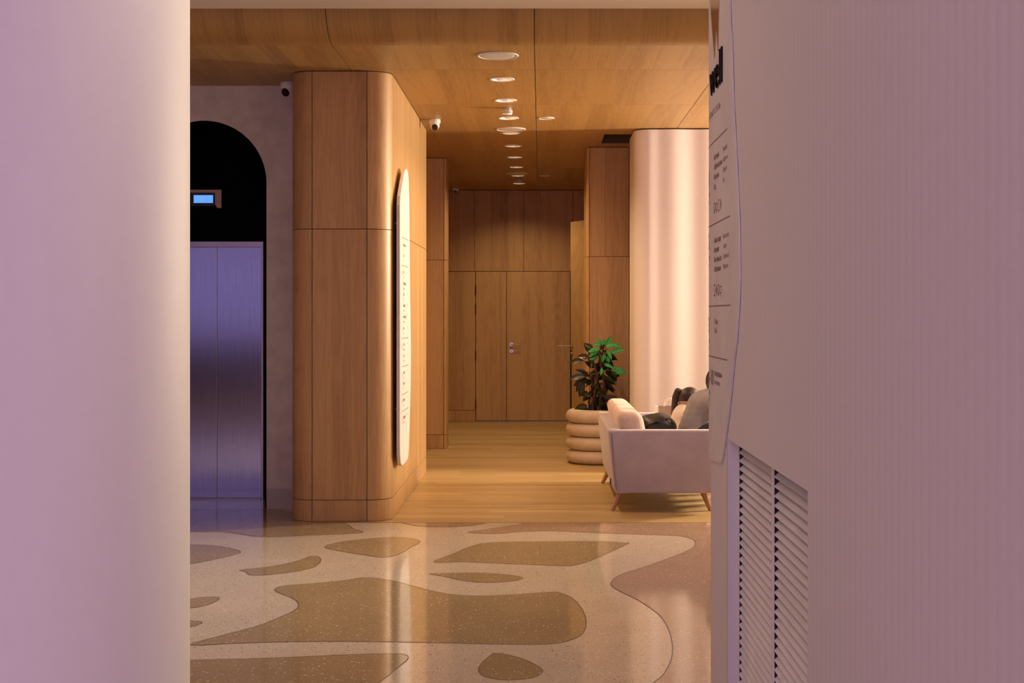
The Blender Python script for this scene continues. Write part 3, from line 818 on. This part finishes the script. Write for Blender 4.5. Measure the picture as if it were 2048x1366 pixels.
def icon(b, y, z, kind, s=.020):
    def P(u, v): return (*surf(y-u*s, TO), z+v*s)
    def ringp(pts, wd=.12):
        n = len(pts); c = (sum(p[0] for p in pts)/n, sum(p[1] for p in pts)/n)
        inn = [(c[0]+(p[0]-c[0])*(1-2*wd), c[1]+(p[1]-c[1])*(1-2*wd)) for p in pts]
        b.add([P(*p) for p in pts]+[P(*p) for p in inn], [(i, (i+1) % n, (i+1) % n+n, i+n) for i in range(n)])
    if kind == 0: ringp([(math.cos(2*PI*i/12), math.sin(2*PI*i/12)) for i in range(12)]); ringp([(-.15, -1), (.15, -1), (.15, -.2), (-.15, -.2)], .2)
    elif kind == 1: ringp([(-1, -.6), (1, -.6), (1, .6), (-1, .6)]); ringp([(-.3, -1.1), (.3, -1.1), (.3, -.6), (-.3, -.6)], .2)
    elif kind == 2: ringp([(-.8, -1), (.8, -1), (.5, .2), (.8, 1), (-.8, 1), (-.5, .2)])
    else: ringp([(-1, 0), (0, 1), (1, 0), (0, -1)]); ringp([(-.3, -.3), (.3, -.3), (.3, .3), (-.3, .3)], .2)
for i in range(4):
    for zz, kk in ((1.868, i), (1.587, (i+2) % 4)):
        b = MB(); icon(b, 4.59-i*.052, zz, kk); b.build('icon', 'grey_ink', sg, doubles=False)

# ------------------------------------------------------------------ sign on the oak block side
sx = -1.040; st = .026
sgn = tag(empty('wall_sign', (sx, 10.35, .4)), 'tall rounded white directory board standing off the lit side of the oak block', 'sign')
ol = [(800,410),(801,392),(804.5,370),(808.5,347),(811,339),(813.5,337.5),(816,344),(817.5,362),(818.5,400),(819.3,470),(820.2,560),(821.3,640),(822,700),(821.5,770),(820,830),(818,895),(816,917),(810,926),(804.5,931.5),(801.5,927),(800.2,910),(800,850),(800,700),(800,550)]
def DD(px): return sx*F/(px-VX)
po = [(DD(px), Z(py, DD(px))) for px, py in ol]
b = MB(); b.prism(po, lambda p: (sx, p[0], p[1]), lambda p: (sx-st, p[0], p[1]))
b.build('board', 'sign', sgn, bevel=.003)
for y, z in ((10.2, 2.2), (10.5, 2.2), (10.2, .8), (10.5, .8)): MB().tube([(sx-st+.001, y, z), (bx1+.0005, y, z)], .012, 12).build('standoff', 'steel', sgn)
b = MB()
def on_board(y, z0):
    return lambda u, v, e=0: (sx+.0008+e, y+u, z0+v)
for py, px in ((473.8, 804), (530.6, 804.5), (677, 804), (734, 803.5), (790.5, 803.2), (824, 803.2)):
    z = Z(py, DD(px)); b.add([(sx+.0008, 10.12, z-.0025), (sx+.0008, 10.62, z-.0025), (sx+.0008, 10.62, z+.0025), (sx+.0008, 10.12, z+.0025)], [(0,1,2,3)])
rowsA = [(489.9,'Фитнес-зал','Gym'),(511.4,'Спа','Spa'),(544.3,'Кафе','Cafe'),(567,'Ресторан','Restaurant'),(588.5,'Бар','Bar'),(611.2,'Банкет','Banquet'),(633.5,'Конференц','Conference'),(656.8,'Зал','Hall'),
         (689.4,'Офисы','Offices'),(712,'Офис','Office'),(745.6,'Отель','Hotel'),(767.2,'Клуб','Club'),(800,'Крыша','Roof'),(835.2,'Паркинг','Parking')]
for py, a, c in rowsA:
    z = Z(py, 10.25)
    put_text(b, a, .034, on_board(10.22, z-.010), min(.21, .026*len(a)), .001); put_text(b, c, .024, on_board(10.22, z-.045), min(.13, .016*len(c)))
    put_text(b, 'этаж', .022, on_board(10.53, z), .05)
for py, s_ in ((546, '1'), (693, '2'), (750, '3'), (803, '4'), (840, '-1')): put_text(b, s_, .045, on_board(10.13, Z(py, 10.15)-.015), .03, .002)
for py in (387.5, 422): put_text(b, '•', .05, on_board(10.55, Z(py, 10.5)-.015), .02)
b.build('lettering', 'grey_ink', sgn, doubles=False)

# ------------------------------------------------------------------ ceiling fittings
def downlight():
    r = empty('downlight', (0, 0, 0))
    MB().lathe([(.074, 0), (.094, 0), (.095, -.003), (.088, -.006), (.078, -.006), (.074, -.003), (.074, 0)], seg=40).build('trim_ring', 'white_plastic', r, smooth=True)
    MB().lathe([(.0745, -.003), (.070, .03), (.058, .07), (.040, .09)], seg=32).build('reflector', 'chrome', r, smooth=True)
    MB().lathe([(0, .089), (.041, .089), (.041, .092), (0, .092)], seg=24).build('lamp', 'lamp', r)
    return r
proto = downlight()
place = ['nearest the curved ceiling edge', 'second in the row, just before the nearer smoke detector', 'third in the row, just behind the nearer smoke detector', 'fourth in the row, right behind the second large speaker',
         'fifth in the row', 'sixth in the row', 'seventh in the row', 'eighth in the row, just behind the farthest large speaker', 'farthest of the row by the end wall']
for i, y in enumerate(lights_y):
    o = proto if i == 0 else copy_tree(proto)
    o.location = (LX, y, CZ)
    tag(o, 'recessed downlight, '+place[i], 'downlight', 'row of corridor downlights')
for y in lights_y:
    s = light('downlight_spot', 'SPOT', (LX, y, CZ-.012), 50, (1.0, .68, .36), .03, target=(LX, y, 0), spot_size=math.radians(140), spot_blend=.8)

def speaker(r):
    e = empty('ceiling_speaker')
    MB().lathe([(r-.012, 0), (r, 0), (r+.001, -.004), (r-.004, -.008), (r-.010, -.008), (r-.012, -.005), (r-.012, 0)], seg=48).build('rim', 'white_plastic', e, smooth=True)
    MB().lathe([(0, -.006), (r-.05, -.006), (r-.011, -.004), (r-.011, -.001)], seg=48).build('mesh_cover', plain('speaker_grille', (.62, .58, .58), .6, nscale=300, nstr=.5), e, smooth=True)
    return e
big = speaker(.142); sm = speaker(.073)
for i, (y, x, lab) in enumerate(((9.27, LX-.002, 'large round white ceiling speaker nearest the curved ceiling edge'), (12.93, -.283, 'large round white ceiling speaker halfway down the row of lights'), (16.93, -.284, 'large round white ceiling speaker farthest down the corridor'))):
    o = big if i == 0 else copy_tree(big); o.location = (x, y, CZ); tag(o, lab, 'speaker', 'large round ceiling speakers')
for i, (y, x, lab) in enumerate(((12.2, .052, 'small round white ceiling disc right of the joint, nearer one'), (17.2, .057, 'small round white ceiling disc right of the joint, farther one'))):
    o = sm if i == 0 else copy_tree(sm); o.location = (x, y, CZ); tag(o, lab, 'speaker', 'small round ceiling discs')
def detector():
    e = empty('smoke_detector')
    MB().lathe([(0, 0), (.036, 0), (.036, -.018), (.046, -.020), (.047, -.045), (.040, -.056), (0, -.058)], seg=32).build('body', 'white_plastic', e, smooth=True)
    MB().lathe([(.0465, -.040), (.049, -.041), (.049, -.044), (.0465, -.045)], seg=32).build('sensor_slot', 'black_plastic', e)
    return e
dt = detector()
for i, (y, lab) in enumerate(((11.62, 'white smoke detector between the second and third downlights'), (17.6, 'white smoke detector at the far end before the last downlight'))):
    o = dt if i == 0 else copy_tree(dt); o.location = (-.287 if i == 0 else -.282, y, CZ); tag(o, lab, 'smoke detector', 'ceiling smoke detectors')
def camera_dome(s, look):
    e = empty('security_camera')
    MB().lathe([(0, 0), (.050*s, 0), (.052*s, -.008*s), (.052*s, -.028*s), (.047*s, -.040*s), (.030*s, -.048*s)], seg=32).build('base', 'white_plastic', e, smooth=True)
    MB().ell((0, 0, -.055*s), (.043*s, .043*s, .043*s), 24, 16).build('ball', 'white_plastic', e, smooth=True)
    d = Vector(look).normalized(); c = Vector((0, 0, -.055*s))
    MB().tube([c+d*.030*s, c+d*.040*s, c+d*.046*s], [.030*s, .028*s, .024*s], 24).build('lens', 'black_plastic', e, smooth=False)
    MB().tube([c+d*.044*s, c+d*.0475*s], .010*s, 16).build('lens_glass', 'dark_metal', e)
    return e
c1 = camera_dome(1.12, (-.55, -1, -.75)); c1.location = (X(573, 10.3)+.005, 10.34, CZ); tag(c1, 'white dome security camera on the ceiling in the corner beside the lift wall', 'security camera')
c2_ = camera_dome(1.0, (.1, -1, -.85)); c2_.location = (X(869, 12.25), 12.28, CZ); tag(c2_, 'white dome security camera on the ceiling by the far edge of the oak block', 'security camera')
c3 = camera_dome(.85, (.1, -1, -.5)); c3.location = (X(911, 18.9), 18.9, CZ); tag(c3, 'white dome security camera at the top left corner of the end wall', 'security camera')

# ------------------------------------------------------------------ sofa
SF = empty('sofa', (.95, 11.2, 0)); tag(SF, 'low pale upholstered sofa on splayed wooden legs', 'sofa')
sy0, sy1 = 10.28, 12.22; sx0, sx1 = .512, 1.42; sz0, sz1 = .145, .635
def flare(c):  # outer face of the backrest leans outwards towards the top
    if c.x < 0 and c.z < 0: c.x += .055
    return c
rounded('backrest', (.11, sy1-sy0, sz1-sz0), (sx0+.055, (sy0+sy1)/2, (sz0+sz1)/2), 'sofa', SF, .022, 4, fn=lambda c: Vector((c.x+(.055 if c.z < 0 else 0), c.y, c.z)))
def armfn(c):
    if c.x < 0 and c.z < 0: c.x += .055
    if c.x > 0 and c.z < 0: c.x -= .03
    return c
rounded('arm', (sx1-sx0-.02, .11, sz1-sz0-.008), ((sx0+sx1)/2+.01, sy0+.050, (sz0+sz1)/2), 'sofa', SF, .018, 4, fn=armfn)
rounded('arm', (sx1-sx0-.02, .11, sz1-sz0-.008), ((sx0+sx1)/2+.01, sy1-.050, (sz0+sz1)/2), 'sofa', SF, .018, 4, fn=armfn)
rounded('seat_base', (sx1-sx0-.17, sy1-sy0-.16, .15), ((sx0+sx1)/2+.03, (sy0+sy1)/2, .24), 'sofa', SF, .02)
for k in range(2):
    ya = sy0+.105+k*.865
    rounded('seat_cushion', (.72, .86, .14), (1.04, ya+.43, .375), 'cushion', SF, .045, 5)
    rounded('back_cushion', (.20, .85, .38), (.722, ya+.43, .585), 'cushion', SF, .07, 6, fn=lambda c: Vector((c.x-(.22*c.z), c.y, c.z+.012*math.cos(c.y*6))), sub=0)
def leg(x, y, dx, dyy):
    b = MB(); b.tube([(x, y, .155), (x+dx, y+dyy, 0.0)], [.026, .015], 12)
    b.build('leg', 'walnut_leg', SF, smooth=False)
leg(.625, 10.42, -.072, -.02); leg(1.25, 10.42, .06, -.02); leg(.625, 12.06, -.072, .03); leg(1.25, 12.06, .06, .03)
MB().box(X(1219.5, sy0), X(1222.5, sy0), sy0-.0085, sy0+.004, Z(968, sy0), Z(957, sy0)).build('fabric_tag', 'black_plastic', SF)
b = MB(); b.tube([(sx0+.028, sy0-.001, sz1-.03), (sx0+.040, sy0-.003, .4), (sx0+.066, sy0-.001, sz0+.035)], .0022, 6); b.build('seam', 'grey_ink', SF)

# backpack
bp = empty('backpack', (.93, 10.85, .445)); tag(bp, 'shiny black backpack lying on the sofa beside the near arm', 'backpack')
def bpf(p):
    q = Vector(p); e = .75
    q = Vector((math.copysign(abs(q.x)**e, q.x), math.copysign(abs(q.y)**e, q.y), math.copysign(abs(q.z)**.9, q.z)))
    q.z += .05*math.sin(q.x*5)+.03*math.sin(q.y*7+1)
    q.x += .06*math.sin(q.z*4)
    return q
MB().ell((.935, 10.86, .580), (.155, .19, .135), 36, 22, bpf).build('body', 'bag_black', bp, smooth=True)
MB().ell((1.05, 10.80, .50), (.09, .13, .06), 24, 14, bpf).build('pocket', 'bag_black', bp, smooth=True)
MB().tube([(.80, 10.72, .55), (.84, 10.70, .63), (.92, 10.69, .668), (1.00, 10.70, .64), (1.06, 10.72, .56), (1.10, 10.73, .48)], .009, 8).build('strap', 'bag_black', bp, smooth=True)
MB().tube([(.99, 10.72, .675), (1.01, 10.70, .690), (1.04, 10.70, .675), (1.05, 10.72, .645)], .006, 8).build('grab_handle', 'bag_black', bp, smooth=True)

# card bag with rope handles
pb = empty('shopping_bag', (1.11, 11.95, .45)); tag(pb, 'grey paper shopping bag with cord handles at the far end of the sofa', 'shopping bag')
bx_, by_ = 1.020, 11.90
b = MB()
b.box(bx_+.02, bx_+.23, by_, by_+.004, .447, .700); b.box(bx_+.02, bx_+.23, by_+.12, by_+.124, .447, .700)
b.box(bx_+.228, bx_+.232, by_, by_+.124, .447, .700); b.box(bx_+.02, bx_+.232, by_, by_+.124, .447, .451)
b.build('bag_body', 'paper', pb)
MB().box(bx_, bx_+.020, by_, by_+.124, .447, .702).build('bag_lit_side', 'paper_white', pb)  # side face painted white for the light falling on it
for yy in (by_+.008, by_+.114):
    MB().tube([(bx_+.075+.055*(1-math.cos(PI*k/12)), yy, .695+.075*math.sin(PI*k/12)) for k in range(13)], .0035, 8).build('cord_handle', 'rope', pb, smooth=True)

# ------------------------------------------------------------------ people
def skin_mesh(name, nodes, edges, mat, parent, voxel=.010):
    """one continuous surface grown round a jointed skeleton (position, radius) by a voxel union"""
    b = MB(); rad = [n[1] if isinstance(n[1], tuple) else (n[1], n[1]) for n in nodes]
    def put(p, r): b.ell(p, (r[0], r[1], r[0]), 12, 8)
    for n, r in zip(nodes, rad): put(n[0], r)
    for i, j in edges:
        p, q = Vector(nodes[i][0]), Vector(nodes[j][0]); k = max(2, int((q-p).length/(.30*min(rad[i]+rad[j]))))
        for m in range(1, k):
            t = m/k; put(p.lerp(q, t), tuple(rad[i][c]*(1-t)+rad[j][c]*t for c in (0, 1)))
    ob = b.build(name, mat, None, doubles=False)
    md = ob.modifiers.new('r', 'REMESH'); md.mode = 'VOXEL'; md.voxel_size = voxel; md.use_smooth_shade = True
    md = ob.modifiers.new('s', 'SMOOTH'); md.iterations = 5 if voxel > .009 else 3; md.factor = .5
    dg = bpy.context.evaluated_depsgraph_get(); m2 = bpy.data.meshes.new_from_object(ob.evaluated_get(dg))
    bpy.data.objects.remove(ob); m2.name = name
    m2.polygons.foreach_set('use_smooth', [True]*len(m2.polygons))
    o = bpy.data.objects.new(name, m2); COL.objects.link(o)
    if parent is not None: attach(o, parent)
    return o
def head(parent, c, tilt, skin, sc=1.0):
    """head facing +X, tipped forward by tilt (radians)"""
    R = Matrix.Rotation(tilt, 3, 'Y'); c = Vector(c)
    bm = bmesh.new(); bmesh.ops.create_uvsphere(bm, u_segments=36, v_segments=26, radius=1)
    for v in bm.verts:
        p = v.co
        x, y, z = p.x*.097, p.y*.077, p.z*.118
        if z < 0: x *= 1-.10*(-p.z); y *= 1-.28*(-p.z)**1.4; x += .012*(-p.z)
        if p.x > .85 and abs(p.y) < .22 and -.30 < p.z < .12: x += .020*(1-abs(p.y)/.22)*(1-abs(p.z+.16)/.30 if abs(p.z+.16) < .30 else 0)
        for s in (-1, 1):
            d = math.hypot(p.y-s*.38, p.z-.08)
            if p.x > .5 and d < .22: x -= .009*(1-d/.22)
        d = abs(p.z+.46)
        if p.x > .6 and abs(p.y) < .3 and d < .12: x += .005*math.cos(d*20)
        v.co = Vector((x, y, z))
    for s in (-1, 1):   # ears
        r_ = bmesh.ops.create_uvsphere(bm, u_segments=12, v_segments=8, radius=1)
        for v in r_['verts']:
            q = v.co; v.co = Vector((q.x*.017-.004, q.y*.008+s*.077, q.z*.030-.004))
    for v in bm.verts: v.co = R @ (v.co*sc)+c
    h = link_bm(bm, 'head', 'skin', parent, True)
    for s in (-1, 1):
        p = R @ (Vector((.082, s*.029, .010))*sc)+c; MB().ell(p, (.011, .012, .010), 12, 8).build('eye', 'paper_white', parent, smooth=True)
    return R, h
def hair_cap(parent, c, R, mat, sc=1.0, low=-.35, front=.30):
    bm = bmesh.new(); bmesh.ops.create_uvsphere(bm, u_segments=48, v_segments=36, radius=1)
    sl = (front-low)/.9      # hairline plane rises from the nape to the forehead
    bmesh.ops.bisect_plane(bm, geom=bm.verts[:]+bm.edges[:]+bm.faces[:], plane_co=(-.15, 0, low), plane_no=(sl, 0, -1), clear_outer=True)
    for v in bm.verts:
        p = v.co.copy(); k = 1+.012*math.sin(p.y*23+p.z*9)
        v.co = Vector((p.x*.107*k-.004, p.y*.087*k, p.z*.127*k+.003))
    ex_ = bmesh.ops.extrude_face_region(bm, geom=bm.faces[:])
    for g in ex_['geom']:
        if isinstance(g, bmesh.types.BMVert): g.co *= .90
    bmesh.ops.recalc_face_normals(bm, faces=bm.faces)
    for v in bm.verts: v.co = R @ (v.co*sc)+Vector(c)
    return link_bm(bm, 'hair', mat, parent, True)
def hand_nodes(nodes, edges, wrist, at, d, up, side):
    """palm and five bent fingers on the skeleton"""
    d = Vector(d).normalized(); up = Vector(up).normalized(); s = d.cross(up).normalized()*side
    p = Vector(at)
    nodes.append((p+d*.045, (.030, .016))); palm = len(nodes)-1; edges.append((wrist, palm))
    for k, (o_, ln) in enumerate(((-.027, .066), (-.009, .076), (.009, .072), (.026, .056))):
        b0 = p+d*.075+s*o_
        nodes.append((b0, .0095)); a = len(nodes)-1; edges.append((palm, a))
        nodes.append((b0+d*ln*.5-up*.012, .0085)); e = len(nodes)-1; edges.append((a, e))
        nodes.append((b0+d*ln*.75-up*.036, .0075)); g = len(nodes)-1; edges.append((e, g))
    b0 = p+d*.030-s*.034
    nodes.append((b0, .011)); a = len(nodes)-1; edges.append((palm, a))
    nodes.append((b0+d*.030-s*.022-up*.008, .0095)); e = len(nodes)-1; edges.append((a, e))
    nodes.append((b0+d*.055-s*.020-up*.02, .008)); edges.append((e, len(nodes)-1))
def person(label, yc, pelvis, waist, chest, top, neck, headc, tilt, sw, shirt, hairm, sc, elbow, wrist, pony=False):
    r = empty('person', (pelvis[0], yc, 0)); tag(r, label, 'person')
    def P(a, dy_=0): return Vector((a[0], yc+dy_, a[1]))
    nodes = [(P(pelvis), (.125*sc, .15*sc)), (P(waist), (.105*sc, .13*sc)), (P(chest), (.115*sc, .15*sc)), (P(top), (.07*sc, .10*sc)), (P(neck), .050*sc), (P(((neck[0]+headc[0])/2+.005, (neck[1]+headc[1])/2)), .048*sc)]
    edges = [(0, 1), (1, 2), (2, 3), (3, 4), (4, 5)]
    for s in (-1, 1):
        i = len(nodes)
        sh = (top[0]+.0, top[1]-.015)
        nodes += [(P(sh, s*sw), .050*sc), (P(((sh[0]+elbow[0])/2, (sh[1]+elbow[1])/2), s*(sw+.03)), .043*sc), (P(elbow, s*(sw+.04)), .037*sc), (P(((elbow[0]+wrist[0])/2, (elbow[1]+wrist[1])/2), s*(sw-.01)), .034*sc), (P(wrist, s*(sw-.07)), .026*sc)]
        edges += [(3, i), (i, i+1), (i+1, i+2), (i+2, i+3), (i+3, i+4)]
        hand_nodes(nodes, edges, i+4, P(wrist, s*(sw-.07)), (1, -.35*s, .05), (0, 0, 1), s)
        i = len(nodes)
        kn = (pelvis[0]+.44, pelvis[1]+.02)
        nodes += [(P((pelvis[0]+.06, pelvis[1]-.01), s*.09), .085*sc), (P(kn, s*.13), .062*sc), (P((kn[0]+.02, .30), s*.13), .055*sc), (P((kn[0], .08), s*.13), .036*sc), (P((kn[0]+.03, .045), s*.13), .034*sc), (P((kn[0]+.15, .030), s*.14), .026*sc)]
        edges += [(0, i), (i, i+1), (i+1, i+2), (i+2, i+3), (i+3, i+4), (i+4, i+5)]
    skin_mesh('body', nodes, edges, 'skin', r, .007)
    # shirt
    n2 = [(P((pelvis[0]-.005, pelvis[1])), (.145*sc, .17*sc)), (P(waist), (.130*sc, .16*sc)), (P(chest), (.135*sc, .17*sc)), (P((top[0], top[1])), (.085*sc, .12*sc)), (P((neck[0]-.012, neck[1]-.02)), .055*sc)]
    e2 = [(0, 1), (1, 2), (2, 3), (3, 4)]
    for s in (-1, 1):
        i = len(n2); sh = (top[0], top[1]-.015)
        n2 += [(P(sh, s*sw), .066*sc), (P(((sh[0]+elbow[0])/2, (sh[1]+elbow[1])/2), s*(sw+.03)), .060*sc)]
        e2 += [(3, i), (i, i+1)]
    skin_mesh('shirt', n2, e2, shirt, r)
    n3 = [(P(pelvis), (.138*sc, .16*sc))]; e3 = []
    for s in (-1, 1):
        i = len(n3); kn = (pelvis[0]+.44, pelvis[1]+.02)
        n3 += [(P((pelvis[0]+.06, pelvis[1]-.01), s*.09), .098*sc), (P(kn, s*.13), .074*sc), (P((kn[0]+.02, .30), s*.13), .066*sc), (P((kn[0]+.005, .10), s*.13), .056*sc)]
        e3 += [(0, i), (i, i+1), (i+1, i+2), (i+2, i+3)]
        rounded('shoe', (.27, .095, .075), (kn[0]+.075, yc+s*.135, .0385), 'shoe', r, .030, 4)
    skin_mesh('trousers', n3, e3, 'denim', r)
    R, h = head(r, P(headc), tilt, 'skin', sc)
    hair_cap(r, P(headc), R, hairm, sc, low=-.55 if not pony else -.42)
    if pony:
        a = P(headc)+R @ Vector((-.097, 0, -.012))
        pts = [a+Vector((.02, 0, .0)), a+Vector((-.012, 0, .006)), a+Vector((-.030, -.005, -.05)), a+Vector((-.040, -.01, -.13)), a+Vector((-.050, -.01, -.20)), a+Vector((-.030, -.01, -.245))]
        skin_mesh('ponytail', list(zip(pts, [.020, .027, .031, .029, .021, .009])), [(k, k+1) for k in range(5)], hairm, r, .007)
        MB().tube([a+Vector((.004, 0, .0)), a+Vector((-.006, 0, .002))], .026, 14).build('hair_tie', 'ink', r)
    # phone held in both hands
    return r
person('person in a grey t-shirt sitting on the sofa and leaning forward, back turned', 11.02, (1.265, .56), (1.285, .67), (1.325, .765), (1.37, .825), (1.415, .895), (1.458, .978), .35, .165, 'shirt_grey', 'hair', .98, (1.50, .66), (1.70, .62))
person('person with a brown ponytail and white top bending forward on the sofa', 11.56, (1.235, .545), (1.225, .60), (1.225, .645), (1.235, .685), (1.245, .72), (1.262, .792), .80, .115, 'top_white', 'hair_brown', .82, (1.36, .56), (1.50, .60), pony=True)

# ------------------------------------------------------------------ potted plant
pc = (X(1197, 13.85), 13.85)
PP = empty('potted_plant', (pc[0], pc[1], 0)); tag(PP, 'leafy dark green plant in a beige planter of four stacked rings', 'potted plant')
pz = [0.0, .137, .274, .411]; pr = .335
for i, z in enumerate(pz):
    prof = []
    for k in range(17):
        a = -PI/2+PI*k/16; prof.append((pr-.070+.070*math.cos(a), z+.070+.0675*math.sin(a)))
    if i == 3: prof = prof+[(pr-.12, .545), (pr-.135, .535), (pr-.14, .50)]
    else: prof = [(0, z+.003)]+prof+[(0, z+.137)]
    MB().lathe(prof, pc, 72).build('pot_ring', 'concrete_pot', PP, smooth=True)
MB().lathe([(0, .505), (pr-.135, .500)], pc, 40).build('soil', 'soil', PP)
rnd = random.Random(11)
stems = []
sx_ = X(1195, 13.85)
for k in range(6):
    a = 2*PI*k/6; bx_, by_ = sx_+.05*math.cos(a), pc[1]+.05*math.sin(a)
    hgt = (.62, .50, .70, .42, .58, .66)[k]
    pts = [(bx_+.028*math.sin(t*6+k)+(.06 if k == 2 else .03*math.cos(a))*t, by_+.022*math.cos(t*7+k)+.03*math.sin(a)*t, .49+hgt*t) for t in [i/10 for i in range(11)]]
    stems.append(pts); MB().tube(pts, [.016-.008*i/10 for i in range(11)], 8).build('stem', 'stem', PP, smooth=True)
def leaf_mesh(length, width, curl, name='leaf'):
    n = 9; vs = []; fs = []
    for i in range(n):
        t = i/(n-1); wdt = width*(math.sin(PI*min(1, t**.8)))**.9*.5+.0008
        x = length*t; z = -curl*t*t*length
        for s_, dz in ((-1, .0), (-.5, -.004), (0, -.006), (.5, -.004), (1, 0)):
            vs.append((x, s_*wdt, z+dz+abs(s_)*wdt*.35))
    for i in range(n-1):
        for j in range(4): fs.append((i*5+j, (i+1)*5+j, (i+1)*5+j+1, i*5+j+1))
    me = bpy.data.meshes.new(name); me.from_pydata(vs, [], fs)
    me.polygons.foreach_set('use_smooth', [True]*len(me.polygons)); return me
LD = [leaf_mesh(.14, .070, .35), leaf_mesh(.12, .064, .6), leaf_mesh(.15, .060, .2)]
for m_ in LD: m_.materials.append(M['leaf_dark'])
LB = [leaf_mesh(.12, .062, .25), leaf_mesh(.11, .056, .35), leaf_mesh(.14, .050, .1)]
for m_ in LB: m_.materials.append(M['leaf_bright'])
stalk = MB()
def add_leaf(p, d, nrm, me, sc, base):
    o = bpy.data.objects.new('leaf', me); COL.objects.link(o)
    d = Vector(d).normalized(); n = Vector(nrm); n = (n-d*n.dot(d)).normalized(); y_ = n.cross(d)
    R = Matrix((d, y_, n)).transposed().to_4x4()
    o.matrix_world = Matrix.Translation(p) @ R @ Matrix.Scale(sc, 4)
    o.parent = PP; o.matrix_parent_inverse = Matrix.Translation(PP.location).inverted()
    stalk.tube([base, (Vector(base)+Vector(p))*.5+Vector((0, 0, .006)), p], .0028, 5, False)
def at_px(px, py, dd=0): D = 13.85+dd; return Vector((X(px, D), D, Z(py, D)))
# leaves read off the photograph: root pixel, direction on screen (deg), size, kind
spec = [(1168,722,-8,180,1.0,0),(1178,715,0,165,.9,0),(1172,752,0,185,1.15,0),(1175,757,0,205,1.1,0),(1170,760,0,225,1.0,0),(1172,745,0,160,.7,0),(1168,765,0,250,1.0,0),
 (1177,785,0,190,.8,0),(1178,788,0,205,.7,0),(1175,812,0,190,1.0,0),(1182,815,0,215,.9,0),(1205,800,0,15,1.1,0),(1210,808,0,5,1.2,0),(1203,812,0,-15,1.2,0),
 (1208,755,0,-25,1.0,0),(1212,768,0,-35,.9,0),(1206,775,0,0,.9,0),(1210,745,0,-8,1.1,0),(1222,742,0,-60,1.0,0),(1205,765,0,-50,1.0,0),(1200,700,0,60,.8,0),
 (1212,720,0,-30,.9,0),(1190,735,0,150,.8,0),(1196,745,0,80,.9,0),(1198,790,0,-80,1.0,0),(1190,800,0,-95,1.1,0),(1212,712,0,-15,.8,0),(1186,700,0,140,.9,0),(1180,708,0,120,.7,0)]
for px, py, ddd, an, sc, k in spec:
    dd = rnd.uniform(-.12, .05); p = at_px(px, py, dd)
    a = math.radians(an); dxs, dzs = math.cos(a), math.sin(a)
    st_ = stems[rnd.randrange(6)]; bs = min(st_, key=lambda q: abs(q[2]-p.z+.02))
    add_leaf(p, (dxs, rnd.uniform(-.35, .15), dzs), (rnd.uniform(-.5, .5), -1, rnd.uniform(.1, 1.1)), rnd.choice(LD), sc*1.05, bs)
for i in range(78):    # inner foliage round the stems
    st_ = stems[rnd.randrange(6)]; t = rnd.choice((3, 4, 5, 6, 7, 8, 8, 9, 9, 10, 10)); q = Vector(st_[t])
    a = rnd.uniform(0, 2*PI); rr = rnd.uniform(.01, .05)
    p = q+Vector((rr*math.cos(a), rr*math.sin(a), rnd.uniform(-.02, .03)))
    add_leaf(p, (math.cos(a), math.sin(a), rnd.uniform(-1.0, .5)), (rnd.uniform(-.6, .6), -.8, rnd.uniform(.0, 1.2)), rnd.choice(LD), rnd.uniform(.5, .9), q)
bright = [(1212,692,20,1.05),(1208,690,165,1.05),(1213,688,55,.8),(1206,690,120,.7),(1200,698,190,1.0),(1196,702,205,.9),(1222,706,25,1.25),(1222,741,-4,1.35),
          (1214,712,-80,.8),(1209,708,-110,.8),(1216,692,5,1.0),(1209,690,85,.6),(1196,712,220,.9),(1208,728,-20,.75),(1204,735,-100,.6),(1213,700,-60,.8)]
for px, py, an, sc in bright:
    dd = rnd.uniform(-.20, -.06); p = at_px(px, py, dd); a = math.radians(an)
    st_ = stems[2]; bs = st_[-1] if p.z > 1.1 else min(stems[5], key=lambda q: abs(q[2]-p.z))
    add_leaf(p, (math.cos(a), -.25, math.sin(a)), (rnd.uniform(-.3, .3), -1, rnd.uniform(.5, 1.2)), rnd.choice(LB), sc, bs)
stalk.build('leaf_stalks', 'petiole', PP, smooth=True)
